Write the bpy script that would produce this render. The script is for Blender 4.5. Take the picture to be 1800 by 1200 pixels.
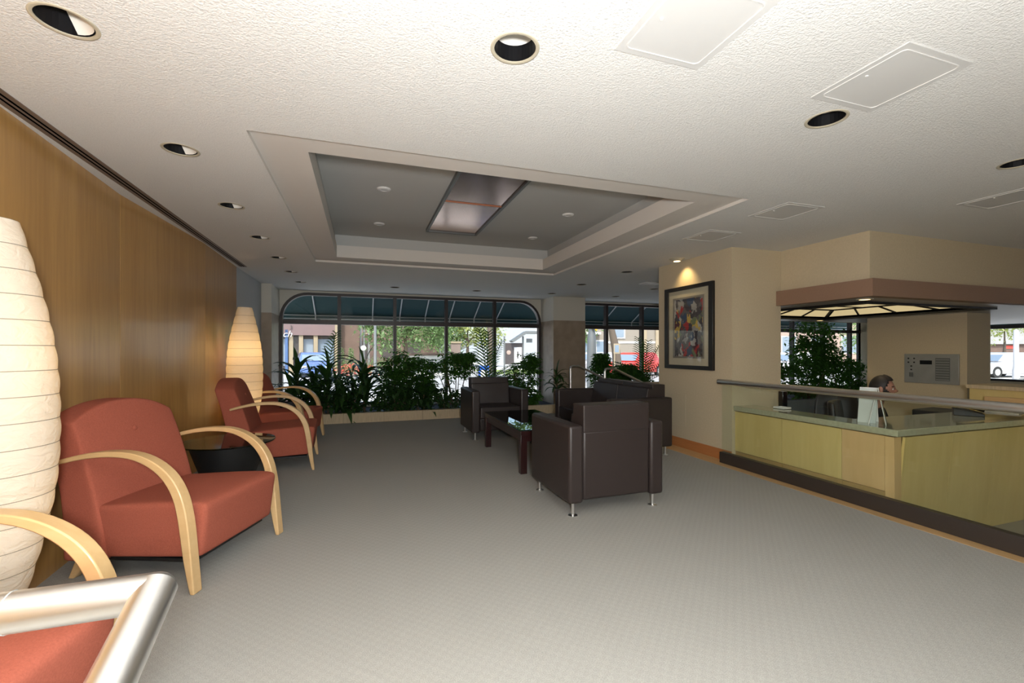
import bpy, bmesh, math, random
from mathutils import Vector, Matrix, geometry
from math import sin, cos, pi, radians as R

for o in list(bpy.data.objects):
    bpy.data.objects.remove(o)
scene = bpy.context.scene
C = scene.collection

# ---------------------------------------------------------------- camera
YAW = R(18.54)
cam_d = bpy.data.cameras.new('camera')
cam_d.sensor_width = 36.0
cam_d.lens = 786.0 / 1800.0 * 36.0
cam_d.shift_y = 15.0 / 1800.0
cam_d.clip_start = 0.05
cam_d.clip_end = 500
cam = bpy.data.objects.new('camera', cam_d)
C.objects.link(cam)
cam.location = (0, 0, 1.2)
cam.rotation_euler = (R(90), 0, -YAW)
scene.camera = cam

# ---------------------------------------------------------------- world, sun, flash, exposure
world = bpy.data.worlds.new('world')
scene.world = world
world.use_nodes = True
wn = world.node_tree
for n in list(wn.nodes):
    wn.nodes.remove(n)
sky = wn.nodes.new('ShaderNodeTexSky')
sky.sky_type = 'NISHITA'
sky.sun_disc = False
sky.sun_elevation = R(52)
sky.sun_rotation = R(200)
sky.air_density = 1.0
sky.dust_density = 3.0
sky.ozone_density = 1.0
bg = wn.nodes.new('ShaderNodeBackground')
bg.inputs['Strength'].default_value = 0.5
wo = wn.nodes.new('ShaderNodeOutputWorld')
wn.links.new(sky.outputs[0], bg.inputs['Color'])
wn.links.new(bg.outputs[0], wo.inputs['Surface'])

sun_d = bpy.data.lights.new('sun', 'SUN')
sun_d.energy = 4.2
sun_d.angle = R(2)
sun_d.color = (1.0, 0.95, 0.86)
sun = bpy.data.objects.new('sun', sun_d)
C.objects.link(sun)
sun.rotation_euler = (R(40), 0, R(-22))     # shines towards +Y, over this building onto the street

# the photographer's bounce flash, aimed at the ceiling above the camera
fl_d = bpy.data.lights.new('bounce_flash', 'SPOT')
fl_d.energy = 260
fl_d.spot_size = R(140)
fl_d.spot_blend = 1.0
fl_d.shadow_soft_size = 0.06
fl_d.color = (0.965, 0.985, 1.0)
fl = bpy.data.objects.new('bounce_flash', fl_d)
C.objects.link(fl)
fl.location = (0.2, -0.75, 1.30)
fl.rotation_euler = (R(180 - 8), 0, -YAW)

# the flash head on the camera itself, which also throws light straight into the room
fh_d = bpy.data.lights.new('camera_flash', 'POINT')
fh_d.energy = 345
fh_d.shadow_soft_size = 0.09
fh_d.color = (0.965, 0.985, 1.0)
fh = bpy.data.objects.new('camera_flash', fh_d)
C.objects.link(fh)
fh.location = (0.05, -0.25, 1.28)

vs = scene.view_settings
vs.view_transform = 'Standard'
vs.look = 'None'
vs.gamma = 1.0
vs.use_curve_mapping = False
vs.exposure = 0.0

# ---------------------------------------------------------------- materials
MAT = {}

def mat(name, col, rough=0.6, metal=0.0, var=0.0, vscale=8.0, stretch=(1, 1, 1), bump=0.0, bscale=60.0,
        emit=None, estr=0.0, spec=0.5, coat=0.0, col2=None, detail=4.0, bdist=0.01):
    m = bpy.data.materials.new(name)
    m.use_nodes = True
    nt = m.node_tree
    b = nt.nodes['Principled BSDF']
    b.inputs['Base Color'].default_value = (*col, 1)
    b.inputs['Roughness'].default_value = rough
    b.inputs['Metallic'].default_value = metal
    b.inputs['Specular IOR Level'].default_value = spec
    b.inputs['Coat Weight'].default_value = coat
    b.inputs['Coat Roughness'].default_value = 0.12
    if emit:
        b.inputs['Emission Color'].default_value = (*emit, 1)
        b.inputs['Emission Strength'].default_value = estr
    if var or bump:
        tc = nt.nodes.new('ShaderNodeTexCoord')
        mp = nt.nodes.new('ShaderNodeMapping')
        mp.inputs['Scale'].default_value = stretch
        nt.links.new(tc.outputs['Object'], mp.inputs['Vector'])
    if var:
        no = nt.nodes.new('ShaderNodeTexNoise')
        no.inputs['Scale'].default_value = vscale
        no.inputs['Detail'].default_value = detail
        nt.links.new(mp.outputs[0], no.inputs['Vector'])
        rp = nt.nodes.new('ShaderNodeValToRGB')
        c2 = col2 if col2 else tuple(max(0, c * (1 - var)) for c in col)
        c1 = col if col2 else tuple(min(1, c * (1 + var * 0.6)) for c in col)
        rp.color_ramp.elements[0].position = 0.3
        rp.color_ramp.elements[1].position = 0.7
        rp.color_ramp.elements[0].color = (*c2, 1)
        rp.color_ramp.elements[1].color = (*c1, 1)
        nt.links.new(no.outputs['Fac'], rp.inputs['Fac'])
        nt.links.new(rp.outputs[0], b.inputs['Base Color'])
    if bump:
        nb = nt.nodes.new('ShaderNodeTexNoise')
        nb.inputs['Scale'].default_value = bscale
        nb.inputs['Detail'].default_value = 3
        nt.links.new(mp.outputs[0], nb.inputs['Vector'])
        bp = nt.nodes.new('ShaderNodeBump')
        bp.inputs['Strength'].default_value = bump
        bp.inputs['Distance'].default_value = bdist
        nt.links.new(nb.outputs['Fac'], bp.inputs['Height'])
        nt.links.new(bp.outputs[0], b.inputs['Normal'])
    MAT[name] = m
    return m


def glass_mat(name, tint=(1, 1, 1), refl=1.0, rough=0.0, ior=1.45):
    m = bpy.data.materials.new(name)
    m.use_nodes = True
    nt = m.node_tree
    for n in list(nt.nodes):
        nt.nodes.remove(n)
    out = nt.nodes.new('ShaderNodeOutputMaterial')
    tr = nt.nodes.new('ShaderNodeBsdfTransparent')
    tr.inputs[0].default_value = (*tint, 1)
    gl = nt.nodes.new('ShaderNodeBsdfGlossy')
    gl.inputs['Roughness'].default_value = rough
    lw = nt.nodes.new('ShaderNodeLayerWeight')
    lw.inputs['Blend'].default_value = 0.5
    fr = nt.nodes.new('ShaderNodeMath')
    fr.operation = 'POWER'
    fr.inputs[1].default_value = 5.0
    nt.links.new(lw.outputs['Facing'], fr.inputs[0])
    mu = nt.nodes.new('ShaderNodeMath')
    mu.operation = 'MULTIPLY_ADD'
    mu.inputs[1].default_value = 0.6 * refl
    mu.inputs[2].default_value = 0.035 * refl
    mu.use_clamp = True
    mx = nt.nodes.new('ShaderNodeMixShader')
    nt.links.new(fr.outputs[0], mu.inputs[0])
    nt.links.new(mu.outputs[0], mx.inputs[0])
    nt.links.new(tr.outputs[0], mx.inputs[1])
    nt.links.new(gl.outputs[0], mx.inputs[2])
    nt.links.new(mx.outputs[0], out.inputs[0])
    MAT[name] = m
    return m


def wood_mat(name, c1, c2, rough=0.35, coat=0.3, scale=6.0, stretch=(6, 6, 0.35)):
    m = mat(name, c1, rough=rough, coat=coat)
    nt = m.node_tree
    b = nt.nodes['Principled BSDF']
    tc = nt.nodes.new('ShaderNodeTexCoord')
    mp = nt.nodes.new('ShaderNodeMapping')
    mp.inputs['Scale'].default_value = stretch
    nt.links.new(tc.outputs['Object'], mp.inputs[0])
    n1 = nt.nodes.new('ShaderNodeTexNoise')
    n1.inputs['Scale'].default_value = scale
    n1.inputs['Detail'].default_value = 8
    n1.inputs['Roughness'].default_value = 0.6
    n1.inputs['Distortion'].default_value = 0.6
    n2 = nt.nodes.new('ShaderNodeTexNoise')
    n2.inputs['Scale'].default_value = scale * 0.15
    n2.inputs['Detail'].default_value = 2
    nt.links.new(mp.outputs[0], n1.inputs['Vector'])
    nt.links.new(mp.outputs[0], n2.inputs['Vector'])
    mx = nt.nodes.new('ShaderNodeMath')
    mx.operation = 'ADD'
    nt.links.new(n1.outputs['Fac'], mx.inputs[0])
    nt.links.new(n2.outputs['Fac'], mx.inputs[1])
    hf = nt.nodes.new('ShaderNodeMath')
    hf.operation = 'MULTIPLY'
    hf.inputs[1].default_value = 0.5
    nt.links.new(mx.outputs[0], hf.inputs[0])
    rp = nt.nodes.new('ShaderNodeValToRGB')
    rp.color_ramp.elements[0].position = 0.36
    rp.color_ramp.elements[0].color = (*c2, 1)
    rp.color_ramp.elements[1].position = 0.62
    rp.color_ramp.elements[1].color = (*c1, 1)
    nt.links.new(hf.outputs[0], rp.inputs[0])
    nt.links.new(rp.outputs[0], b.inputs['Base Color'])
    return m


def paper_mat(name, col, mixf):
    m = bpy.data.materials.new(name)
    m.use_nodes = True
    nt = m.node_tree
    for n in list(nt.nodes):
        nt.nodes.remove(n)
    out = nt.nodes.new('ShaderNodeOutputMaterial')
    df = nt.nodes.new('ShaderNodeBsdfDiffuse')
    tl = nt.nodes.new('ShaderNodeBsdfTranslucent')
    df.inputs[0].default_value = (*col, 1)
    tl.inputs[0].default_value = (1.0, 0.80, 0.52, 1)
    mx = nt.nodes.new('ShaderNodeMixShader')
    mx.inputs[0].default_value = mixf
    tc = nt.nodes.new('ShaderNodeTexCoord')
    mp = nt.nodes.new('ShaderNodeMapping')
    mp.inputs['Scale'].default_value = (1, 1, 1.6)
    no = nt.nodes.new('ShaderNodeTexNoise')
    no.inputs['Scale'].default_value = 14
    no.inputs['Detail'].default_value = 5
    no.inputs['Distortion'].default_value = 1.5
    bp = nt.nodes.new('ShaderNodeBump')
    bp.inputs['Strength'].default_value = 0.5
    bp.inputs['Distance'].default_value = 0.02
    nt.links.new(tc.outputs['Object'], mp.inputs[0])
    nt.links.new(mp.outputs[0], no.inputs['Vector'])
    nt.links.new(no.outputs['Fac'], bp.inputs['Height'])
    nt.links.new(bp.outputs[0], df.inputs['Normal'])
    nt.links.new(bp.outputs[0], tl.inputs['Normal'])
    nt.links.new(df.outputs[0], mx.inputs[1])
    nt.links.new(tl.outputs[0], mx.inputs[2])
    nt.links.new(mx.outputs[0], out.inputs[0])
    MAT[name] = m
    return m


def carpet_mat():
    m = mat('carpet', (0.36, 0.345, 0.32), rough=0.95, spec=0.1)
    nt = m.node_tree
    b = nt.nodes['Principled BSDF']
    tc = nt.nodes.new('ShaderNodeTexCoord')
    br = nt.nodes.new('ShaderNodeTexChecker')
    br.inputs['Scale'].default_value = 40
    br.inputs['Color1'].default_value = (0.355, 0.348, 0.318, 1)
    br.inputs['Color2'].default_value = (0.340, 0.333, 0.304, 1)
    no = nt.nodes.new('ShaderNodeTexNoise')
    no.inputs['Scale'].default_value = 260
    no.inputs['Detail'].default_value = 4
    mx = nt.nodes.new('ShaderNodeMixRGB')
    mx.blend_type = 'OVERLAY'
    mx.inputs[0].default_value = 0.45
    bp = nt.nodes.new('ShaderNodeBump')
    bp.inputs['Strength'].default_value = 0.5
    bp.inputs['Distance'].default_value = 0.004
    nt.links.new(tc.outputs['Object'], br.inputs[0])
    nt.links.new(tc.outputs['Object'], no.inputs['Vector'])
    nt.links.new(br.outputs[0], mx.inputs[1])
    nt.links.new(no.outputs['Fac'], mx.inputs[2])
    nt.links.new(mx.outputs[0], b.inputs['Base Color'])
    nt.links.new(no.outputs['Fac'], bp.inputs['Height'])
    nt.links.new(bp.outputs[0], b.inputs['Normal'])


def painting_mat():
    m = mat('painting', (0.3, 0.3, 0.3), rough=0.6)
    nt = m.node_tree
    b = nt.nodes['Principled BSDF']
    tc = nt.nodes.new('ShaderNodeTexCoord')
    mp = nt.nodes.new('ShaderNodeMapping')
    mp.inputs['Scale'].default_value = (1.0, 1.0, 0.75)
    nt.links.new(tc.outputs['Object'], mp.inputs[0])
    wn_ = nt.nodes.new('ShaderNodeTexNoise')
    wn_.inputs['Scale'].default_value = 9
    wn_.inputs['Detail'].default_value = 4
    wm = nt.nodes.new('ShaderNodeMixRGB')
    wm.inputs[0].default_value = 0.22
    nt.links.new(mp.outputs[0], wn_.inputs['Vector'])
    nt.links.new(mp.outputs[0], wm.inputs[1])
    nt.links.new(wn_.outputs['Color'], wm.inputs[2])
    vo = nt.nodes.new('ShaderNodeTexVoronoi')
    vo.inputs['Scale'].default_value = 17
    nt.links.new(wm.outputs[0], vo.inputs['Vector'])
    sp = nt.nodes.new('ShaderNodeSeparateColor')
    nt.links.new(vo.outputs['Color'], sp.inputs[0])
    rp = nt.nodes.new('ShaderNodeValToRGB')
    rp.color_ramp.interpolation = 'CONSTANT'
    cols = [(0.0, (0.07, 0.065, 0.075)), (0.20, (0.13, 0.12, 0.12)), (0.34, (0.10, 0.035, 0.045)), (0.44, (0.38, 0.04, 0.04)),
            (0.53, (0.33, 0.33, 0.31)), (0.66, (0.05, 0.08, 0.14)), (0.74, (0.58, 0.42, 0.10)), (0.83, (0.18, 0.22, 0.12)), (0.91, (0.45, 0.45, 0.42))]
    el = rp.color_ramp.elements
    el[0].position, el[0].color = cols[0][0], (*cols[0][1], 1)
    el[1].position, el[1].color = cols[1][0], (*cols[1][1], 1)
    for p, c in cols[2:]:
        e = el.new(p)
        e.color = (*c, 1)
    nt.links.new(sp.outputs[0], rp.inputs[0])
    nt.links.new(rp.outputs[0], b.inputs['Base Color'])


carpet_mat()
painting_mat()
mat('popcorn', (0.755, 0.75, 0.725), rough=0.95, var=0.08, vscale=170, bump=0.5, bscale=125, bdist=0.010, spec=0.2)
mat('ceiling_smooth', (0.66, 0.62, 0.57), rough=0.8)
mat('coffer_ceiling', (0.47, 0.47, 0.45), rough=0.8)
mat('plate_white', (0.62, 0.615, 0.595), rough=0.5)
mat('plate_white2', (0.70, 0.69, 0.67), rough=0.5)
mat('beige_wall', (0.555, 0.47, 0.32), rough=0.8, var=0.05, vscale=60, bump=0.15, bscale=220, bdist=0.003)
mat('fascia_brown', (0.27, 0.165, 0.11), rough=0.6, var=0.05, vscale=70)
mat('soffit_grey', (0.36, 0.34, 0.32), rough=0.35)
mat('grey_wall', (0.42, 0.43, 0.43), rough=0.8)
mat('off_white', (0.62, 0.60, 0.53), rough=0.7)
mat('tan_stone', (0.34, 0.27, 0.20), rough=0.45, var=0.18, vscale=5)
wood_mat('wall_wood', (0.53, 0.295, 0.092), (0.40, 0.21, 0.06), rough=0.3, coat=0.25, scale=5)
wood_mat('arm_wood', (0.66, 0.445, 0.215), (0.58, 0.37, 0.165), rough=0.4, coat=0.2, scale=4, stretch=(1, 6, 6))
wood_mat('desk_wood', (0.66, 0.52, 0.22), (0.57, 0.43, 0.165), rough=0.35, coat=0.3, scale=3, stretch=(4, 4, 0.5))
wood_mat('desk_wood_rosy', (0.66, 0.45, 0.22), (0.57, 0.38, 0.17), rough=0.35, coat=0.3, scale=3, stretch=(4, 4, 0.5))
wood_mat('plinth_wood', (0.46, 0.31, 0.13), (0.38, 0.25, 0.10), rough=0.4, coat=0.2, scale=3, stretch=(4, 0.6, 4))
wood_mat('strip_wood', (0.58, 0.38, 0.18), (0.48, 0.30, 0.13), rough=0.4, coat=0.1, scale=4, stretch=(6, 0.6, 6))
wood_mat('cherry_wood', (0.48, 0.20, 0.065), (0.40, 0.15, 0.05), rough=0.4, coat=0.2, scale=4, stretch=(6, 0.6, 6))
wood_mat('dark_red_wood', (0.028, 0.007, 0.007), (0.016, 0.005, 0.005), rough=0.3, coat=0.4)
mat('slot_brown', (0.20, 0.15, 0.12), rough=0.45, metal=0.2)
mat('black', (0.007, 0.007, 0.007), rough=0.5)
mat('void_black', (0.002, 0.002, 0.002), rough=0.9, spec=0.0)
mat('black_gloss', (0.008, 0.008, 0.009), rough=0.15)
mat('baffle_black', (0.004, 0.004, 0.005), rough=0.5, spec=0.3)
mat('trim_beige', (0.50, 0.45, 0.34), rough=0.5)
mat('reflector_white', (0.82, 0.79, 0.72), rough=0.4)
mat('bronze_mirror', (0.36, 0.25, 0.205), rough=0.18, metal=0.85, var=0.1, vscale=3)
mat('orange_strip', (0.45, 0.16, 0.07), rough=0.5)
mat('red_fabric', (0.36, 0.098, 0.060), rough=0.95, var=0.12, vscale=160, bump=0.35, bscale=330, bdist=0.003, spec=0.2)
mat('leather', (0.028, 0.020, 0.0185), rough=0.42, bump=0.25, bscale=240, bdist=0.002, spec=0.5)
mat('chrome', (0.92, 0.92, 0.92), rough=0.28, metal=1.0)
mat('steel', (0.74, 0.73, 0.71), rough=0.30, metal=1.0)
mat('steel_panel', (0.40, 0.41, 0.40), rough=0.45, metal=0.6, var=0.08, vscale=8)
mat('steel_dark', (0.16, 0.17, 0.17), rough=0.5, metal=0.4)
mat('dark_rail_base', (0.035, 0.027, 0.022), rough=0.4)
mat('counter_stone', (0.40, 0.39, 0.27), rough=0.07, var=0.12, vscale=40, coat=0.5)
mat('window_frame', (0.035, 0.026, 0.024), rough=0.4)
mat('awning', (0.012, 0.06, 0.065), rough=0.8)
mat('awning_tube', (0.5, 0.5, 0.5), rough=0.4, metal=0.3)
mat('frame_black', (0.012, 0.011, 0.010), rough=0.35)
mat('mat_board', (0.56, 0.52, 0.38), rough=0.8)
mat('mat_board2', (0.25, 0.235, 0.20), rough=0.8)
mat('panel_glow', (0.75, 0.62, 0.36), rough=0.5, emit=(1.0, 0.80, 0.42), estr=0.55)
mat('lamp_glow', (1, 0.8, 0.5), rough=0.5, emit=(1.0, 0.70, 0.35), estr=4.0)
mat('soil', (0.03, 0.022, 0.016), rough=0.95, bump=0.8, bscale=30)
mat('planter_stone', (0.55, 0.44, 0.28), rough=0.6, var=0.15, vscale=14, stretch=(5, 5, 0.6))
mat('planter_grey', (0.22, 0.22, 0.20), rough=0.7, var=0.1)


def leaf_mat(name, col, trans=0.35, rough=0.4):
    m = mat(name, col, rough=rough, var=0.3, vscale=6)
    nt = m.node_tree
    b = nt.nodes['Principled BSDF']
    out = nt.nodes['Material Output']
    tl = nt.nodes.new('ShaderNodeBsdfTranslucent')
    tl.inputs[0].default_value = (min(1, col[0] * 2.2), min(1, col[1] * 2.2), col[2] * 1.2, 1)
    mx = nt.nodes.new('ShaderNodeMixShader')
    mx.inputs[0].default_value = trans
    nt.links.new(b.outputs[0], mx.inputs[1])
    nt.links.new(tl.outputs[0], mx.inputs[2])
    nt.links.new(mx.outputs[0], out.inputs['Surface'])


leaf_mat('leaf_dark', (0.030, 0.080, 0.018), 0.2, 0.35)
leaf_mat('leaf_mid', (0.055, 0.155, 0.022), 0.3)
leaf_mat('leaf_palm', (0.045, 0.115, 0.022), 0.2)
leaf_mat('leaf_out', (0.155, 0.245, 0.115), 0.3, 0.6)
leaf_mat('leaf_out2', (0.29, 0.33, 0.13), 0.3, 0.6)
mat('stem', (0.11, 0.075, 0.04), rough=0.8)
mat('bark', (0.11, 0.085, 0.065), rough=0.9, bump=0.5, bscale=12)
mat('skin', (0.30, 0.15, 0.10), rough=0.55)
mat('hair', (0.008, 0.006, 0.006), rough=0.6)
mat('shirt', (0.012, 0.012, 0.015), rough=0.85)
mat('trousers', (0.02, 0.02, 0.024), rough=0.85)
mat('paper', (0.78, 0.78, 0.76), rough=0.7)
mat('eye_white', (0.6, 0.58, 0.55), rough=0.3)
mat('plastic_white', (0.7, 0.7, 0.68), rough=0.4)
mat('tile_floor', (0.30, 0.28, 0.24), rough=0.35, var=0.1, vscale=4)
mat('concrete', (0.55, 0.54, 0.51), rough=0.9, var=0.08, vscale=1.5)
mat('asphalt', (0.34, 0.34, 0.34), rough=0.9, var=0.1, vscale=1.2)
mat('grass', (0.20, 0.27, 0.05), rough=0.9, var=0.3, vscale=3)
mat('brick_brown', (0.15, 0.10, 0.082), rough=0.85, var=0.15, vscale=2)
mat('brick_pale', (0.22, 0.17, 0.15), rough=0.85, var=0.1, vscale=2)
mat('mauve_panel', (0.17, 0.115, 0.115), rough=0.7)
mat('cream_trim', (0.30, 0.245, 0.165), rough=0.7)
mat('beige_stucco', (0.24, 0.215, 0.18), rough=0.85)
mat('pale_pink', (0.36, 0.27, 0.23), rough=0.85)
mat('white_concrete', (0.36, 0.40, 0.44), rough=0.8)
mat('dark_glass', (0.03, 0.035, 0.04), rough=0.1)
mat('shop_dark', (0.06, 0.05, 0.05), rough=0.5)
mat('pane_blue', (0.20, 0.26, 0.33), rough=0.15)
mat('blue_post', (0.05, 0.11, 0.26), rough=0.5)
mat('white_paint', (0.55, 0.55, 0.55), rough=0.5)
mat('blue_box', (0.02, 0.10, 0.50), rough=0.4)
mat('yellow', (0.75, 0.42, 0.03), rough=0.5)
mat('car_red', (0.60, 0.035, 0.025), rough=0.25, coat=0.6)
mat('car_blue', (0.10, 0.17, 0.40), rough=0.25, coat=0.6)
mat('car_white', (0.75, 0.75, 0.76), rough=0.25, coat=0.6)
mat('car_silver', (0.45, 0.46, 0.48), rough=0.25, coat=0.6)
mat('car_dark', (0.04, 0.05, 0.07), rough=0.25, coat=0.6)
mat('tyre', (0.015, 0.015, 0.015), rough=0.8)
mat('flower_red', (0.55, 0.07, 0.05), rough=0.7)
glass_mat('glass_window', (0.95, 0.97, 0.96), 0.7)
glass_mat('glass_rail', (0.955, 0.985, 0.965), 0.8)
glass_mat('glass_table', (0.30, 0.40, 0.36), 1.6)
glass_mat('glass_picture', (0.97, 0.97, 0.97), 0.9, ior=1.5)
glass_mat('acrylic', (0.86, 0.89, 0.88), 1.0)
paper_mat('lamp_paper', (0.83, 0.80, 0.70), 0.40)

# ---------------------------------------------------------------- mesh helpers


class MB:
    """collects simple shapes and links them as one mesh object"""
    def __init__(s):
        s.v = []
        s.f = []

    def add(s, vs_, fs):
        k = len(s.v)
        s.v += [tuple(p) for p in vs_]
        s.f += [tuple(i + k for i in f) for f in fs]
        return s

    def box(s, x0, x1, y0, y1, z0, z1):
        v = [(x, y, z) for z in (z0, z1) for y in (y0, y1) for x in (x0, x1)]
        return s.add(v, [(0, 2, 3, 1), (4, 5, 7, 6), (0, 1, 5, 4), (2, 6, 7, 3), (0, 4, 6, 2), (1, 3, 7, 5)])

    def quad(s, a, b, c, d):
        return s.add([a, b, c, d], [(0, 1, 2, 3)])

    def prism(s, pts, axis, a, b):
        """extrude a 2D outline along an axis; pts are the two other coordinates in order"""
        def put(p, h):
            return {'x': (h, p[0], p[1]), 'y': (p[0], h, p[1]), 'z': (p[0], p[1], h)}[axis]
        n = len(pts)
        v = [put(p, a) for p in pts] + [put(p, b) for p in pts]
        f = [tuple(range(n))[::-1], tuple(range(n, 2 * n))]
        f += [(i, (i + 1) % n, n + (i + 1) % n, n + i) for i in range(n)]
        return s.add(v, f)

    def ring(s, outer, inner, axis, a, b):
        def put(p, h):
            return {'x': (h, p[0], p[1]), 'y': (p[0], h, p[1]), 'z': (p[0], p[1], h)}[axis]
        n = len(outer)
        v = [put(p, a) for p in outer] + [put(p, a) for p in inner] + [put(p, b) for p in outer] + [put(p, b) for p in inner]
        f = []
        for i in range(n):
            j = (i + 1) % n
            f += [(i, j, n + j, n + i), (2 * n + i, 3 * n + i, 3 * n + j, 2 * n + j),
                  (i, 2 * n + i, 2 * n + j, j), (n + i, n + j, 3 * n + j, 3 * n + i)]
        return s.add(v, f)

    def cyl(s, c, r, z0, z1, n=24, r2=None):
        r2 = r if r2 is None else r2
        v = [(c[0] + r * cos(2 * pi * i / n), c[1] + r * sin(2 * pi * i / n), z0) for i in range(n)]
        v += [(c[0] + r2 * cos(2 * pi * i / n), c[1] + r2 * sin(2 * pi * i / n), z1) for i in range(n)]
        f = [tuple(range(n))[::-1], tuple(range(n, 2 * n))]
        f += [(i, (i + 1) % n, n + (i + 1) % n, n + i) for i in range(n)]
        return s.add(v, f)

    def lathe(s, prof, c=(0, 0), n=32, cap=False):
        v = []
        for (r, z) in prof:
            v += [(c[0] + r * cos(2 * pi * i / n), c[1] + r * sin(2 * pi * i / n), z) for i in range(n)]
        f = []
        for k in range(len(prof) - 1):
            for i in range(n):
                j = (i + 1) % n
                f.append((k * n + i, k * n + j, (k + 1) * n + j, (k + 1) * n + i))
        if cap:
            f.append(tuple(range(n))[::-1])
            f.append(tuple((len(prof) - 1) * n + i for i in range(n)))
        return s.add(v, f)

    def tube(s, path, rad, n=12, cap=True):
        path = [Vector(p) for p in path]
        m = len(path)
        rads = rad if isinstance(rad, (list, tuple)) else [rad] * m
        v = []
        up = None
        for i, p in enumerate(path):
            if i == 0:
                t = (path[1] - p).normalized()
                w = 1
            elif i == m - 1:
                t = (p - path[i - 1]).normalized()
                w = 1
            else:
                a = (p - path[i - 1]).normalized()
                b = (path[i + 1] - p).normalized()
                t = (a + b).normalized()
                w = 1
            if up is None:
                up = Vector((0, 0, 1)) if abs(t.z) < 0.9 else Vector((1, 0, 0))
            sx = t.cross(up).normalized()
            up = sx.cross(t).normalized()
            for k in range(n):
                a_ = 2 * pi * k / n
                v.append(p + (sx * cos(a_) + up * sin(a_)) * rads[i] * w)
        f = []
        for i in range(m - 1):
            for k in range(n):
                j = (k + 1) % n
                f.append((i * n + k, i * n + j, (i + 1) * n + j, (i + 1) * n + k))
        if cap:
            f.append(tuple(range(n))[::-1])
            f.append(tuple((m - 1) * n + k for k in range(n)))
        return s.add(v, f)

    def sphere(s, c, r, n=16, m=10, sc=(1, 1, 1)):
        prof = []
        v = [(c[0], c[1], c[2] - r * sc[2])]
        for k in range(1, m):
            a = -pi / 2 + pi * k / m
            v += [(c[0] + r * sc[0] * cos(a) * cos(2 * pi * i / n), c[1] + r * sc[1] * cos(a) * sin(2 * pi * i / n),
                   c[2] + r * sc[2] * sin(a)) for i in range(n)]
        v.append((c[0], c[1], c[2] + r * sc[2]))
        f = [(0, 1 + (i + 1) % n, 1 + i) for i in range(n)]
        for k in range(m - 2):
            for i in range(n):
                j = (i + 1) % n
                f.append((1 + k * n + i, 1 + k * n + j, 1 + (k + 1) * n + j, 1 + (k + 1) * n + i))
        L = len(v) - 1
        b = 1 + (m - 2) * n
        f += [(L, b + i, b + (i + 1) % n) for i in range(n)]
        return s.add(v, f)

    def mesh(s, name):
        me = bpy.data.meshes.new(name)
        me.from_pydata(s.v, [], s.f)
        bm = bmesh.new()
        bm.from_mesh(me)
        bmesh.ops.recalc_face_normals(bm, faces=bm.faces)
        bm.to_mesh(me)
        bm.free()
        return me

    def build(s, name, m, parent=None, smooth=0, bevel=0, sub=0, seg=2):
        me = s.mesh(name)
        return link(name, me, m, parent, smooth, bevel, sub, seg)


def link(name, me, m, parent=None, smooth=0, bevel=0, sub=0, seg=2):
    if not me.materials:
        me.materials.append(MAT[m])
    if smooth:
        me.shade_smooth()
        if smooth < 180:
            me.set_sharp_from_angle(angle=R(smooth))
    o = bpy.data.objects.new(name, me)
    C.objects.link(o)
    if parent:
        o.parent = parent
    if bevel:
        b = o.modifiers.new('bevel', 'BEVEL')
        b.width = bevel
        b.segments = seg
        b.limit_method = 'ANGLE'
        b.angle_limit = R(40)
        if not smooth:
            me.shade_smooth()
            me.set_sharp_from_angle(angle=R(50))
    if sub:
        b = o.modifiers.new('sub', 'SUBSURF')
        b.levels = sub
        b.render_levels = sub
        me.shade_smooth()
    return o


def tag(o, label=None, cat=None, group=None, kind=None):
    if label:
        o['label'] = label
    if cat:
        o['category'] = cat
    if group:
        o['group'] = group
    if kind:
        o['kind'] = kind
    return o


def thing(name, loc, rz=0, label=None, cat=None, group=None, kind=None):
    o = bpy.data.objects.new(name, None)
    o.empty_display_size = 0.1
    C.objects.link(o)
    o.location = loc
    o.rotation_euler = (0, 0, rz)
    return tag(o, label, cat, group, kind)


def copy_tree(o, parent=None):
    c = o.copy()
    C.objects.link(c)
    c.parent = parent
    for ch in list(o.children):
        copy_tree(ch, c)
    return c


def st(o, label=None):
    """a piece of the setting"""
    o['kind'] = 'structure'
    if label:
        o['label'] = label
        o['category'] = 'structure'
    return o


def softbox(gx, gy, gz, fn):
    """closed box surface sampled at gx, gy, gz (values -1..1) and mapped by fn -> MB"""
    idx = {}
    m = MB()
    nx, ny, nz = len(gx), len(gy), len(gz)

    def vid(i, j, k):
        key = (i, j, k)
        if key not in idx:
            idx[key] = len(m.v)
            m.v.append(tuple(fn(gx[i], gy[j], gz[k])))
        return idx[key]
    for k in (0, nz - 1):
        for i in range(nx - 1):
            for j in range(ny - 1):
                m.f.append((vid(i, j, k), vid(i + 1, j, k), vid(i + 1, j + 1, k), vid(i, j + 1, k)))
    for j in (0, ny - 1):
        for i in range(nx - 1):
            for k in range(nz - 1):
                m.f.append((vid(i, j, k), vid(i + 1, j, k), vid(i + 1, j, k + 1), vid(i, j, k + 1)))
    for i in (0, nx - 1):
        for j in range(ny - 1):
            for k in range(nz - 1):
                m.f.append((vid(i, j, k), vid(i, j + 1, k), vid(i, j + 1, k + 1), vid(i, j, k + 1)))
    return m


CZ = 2.30          # ceiling height
LO = -0.30         # lower floor level
WY = 9.10          # window wall
RX = 13.7          # right wall

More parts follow.
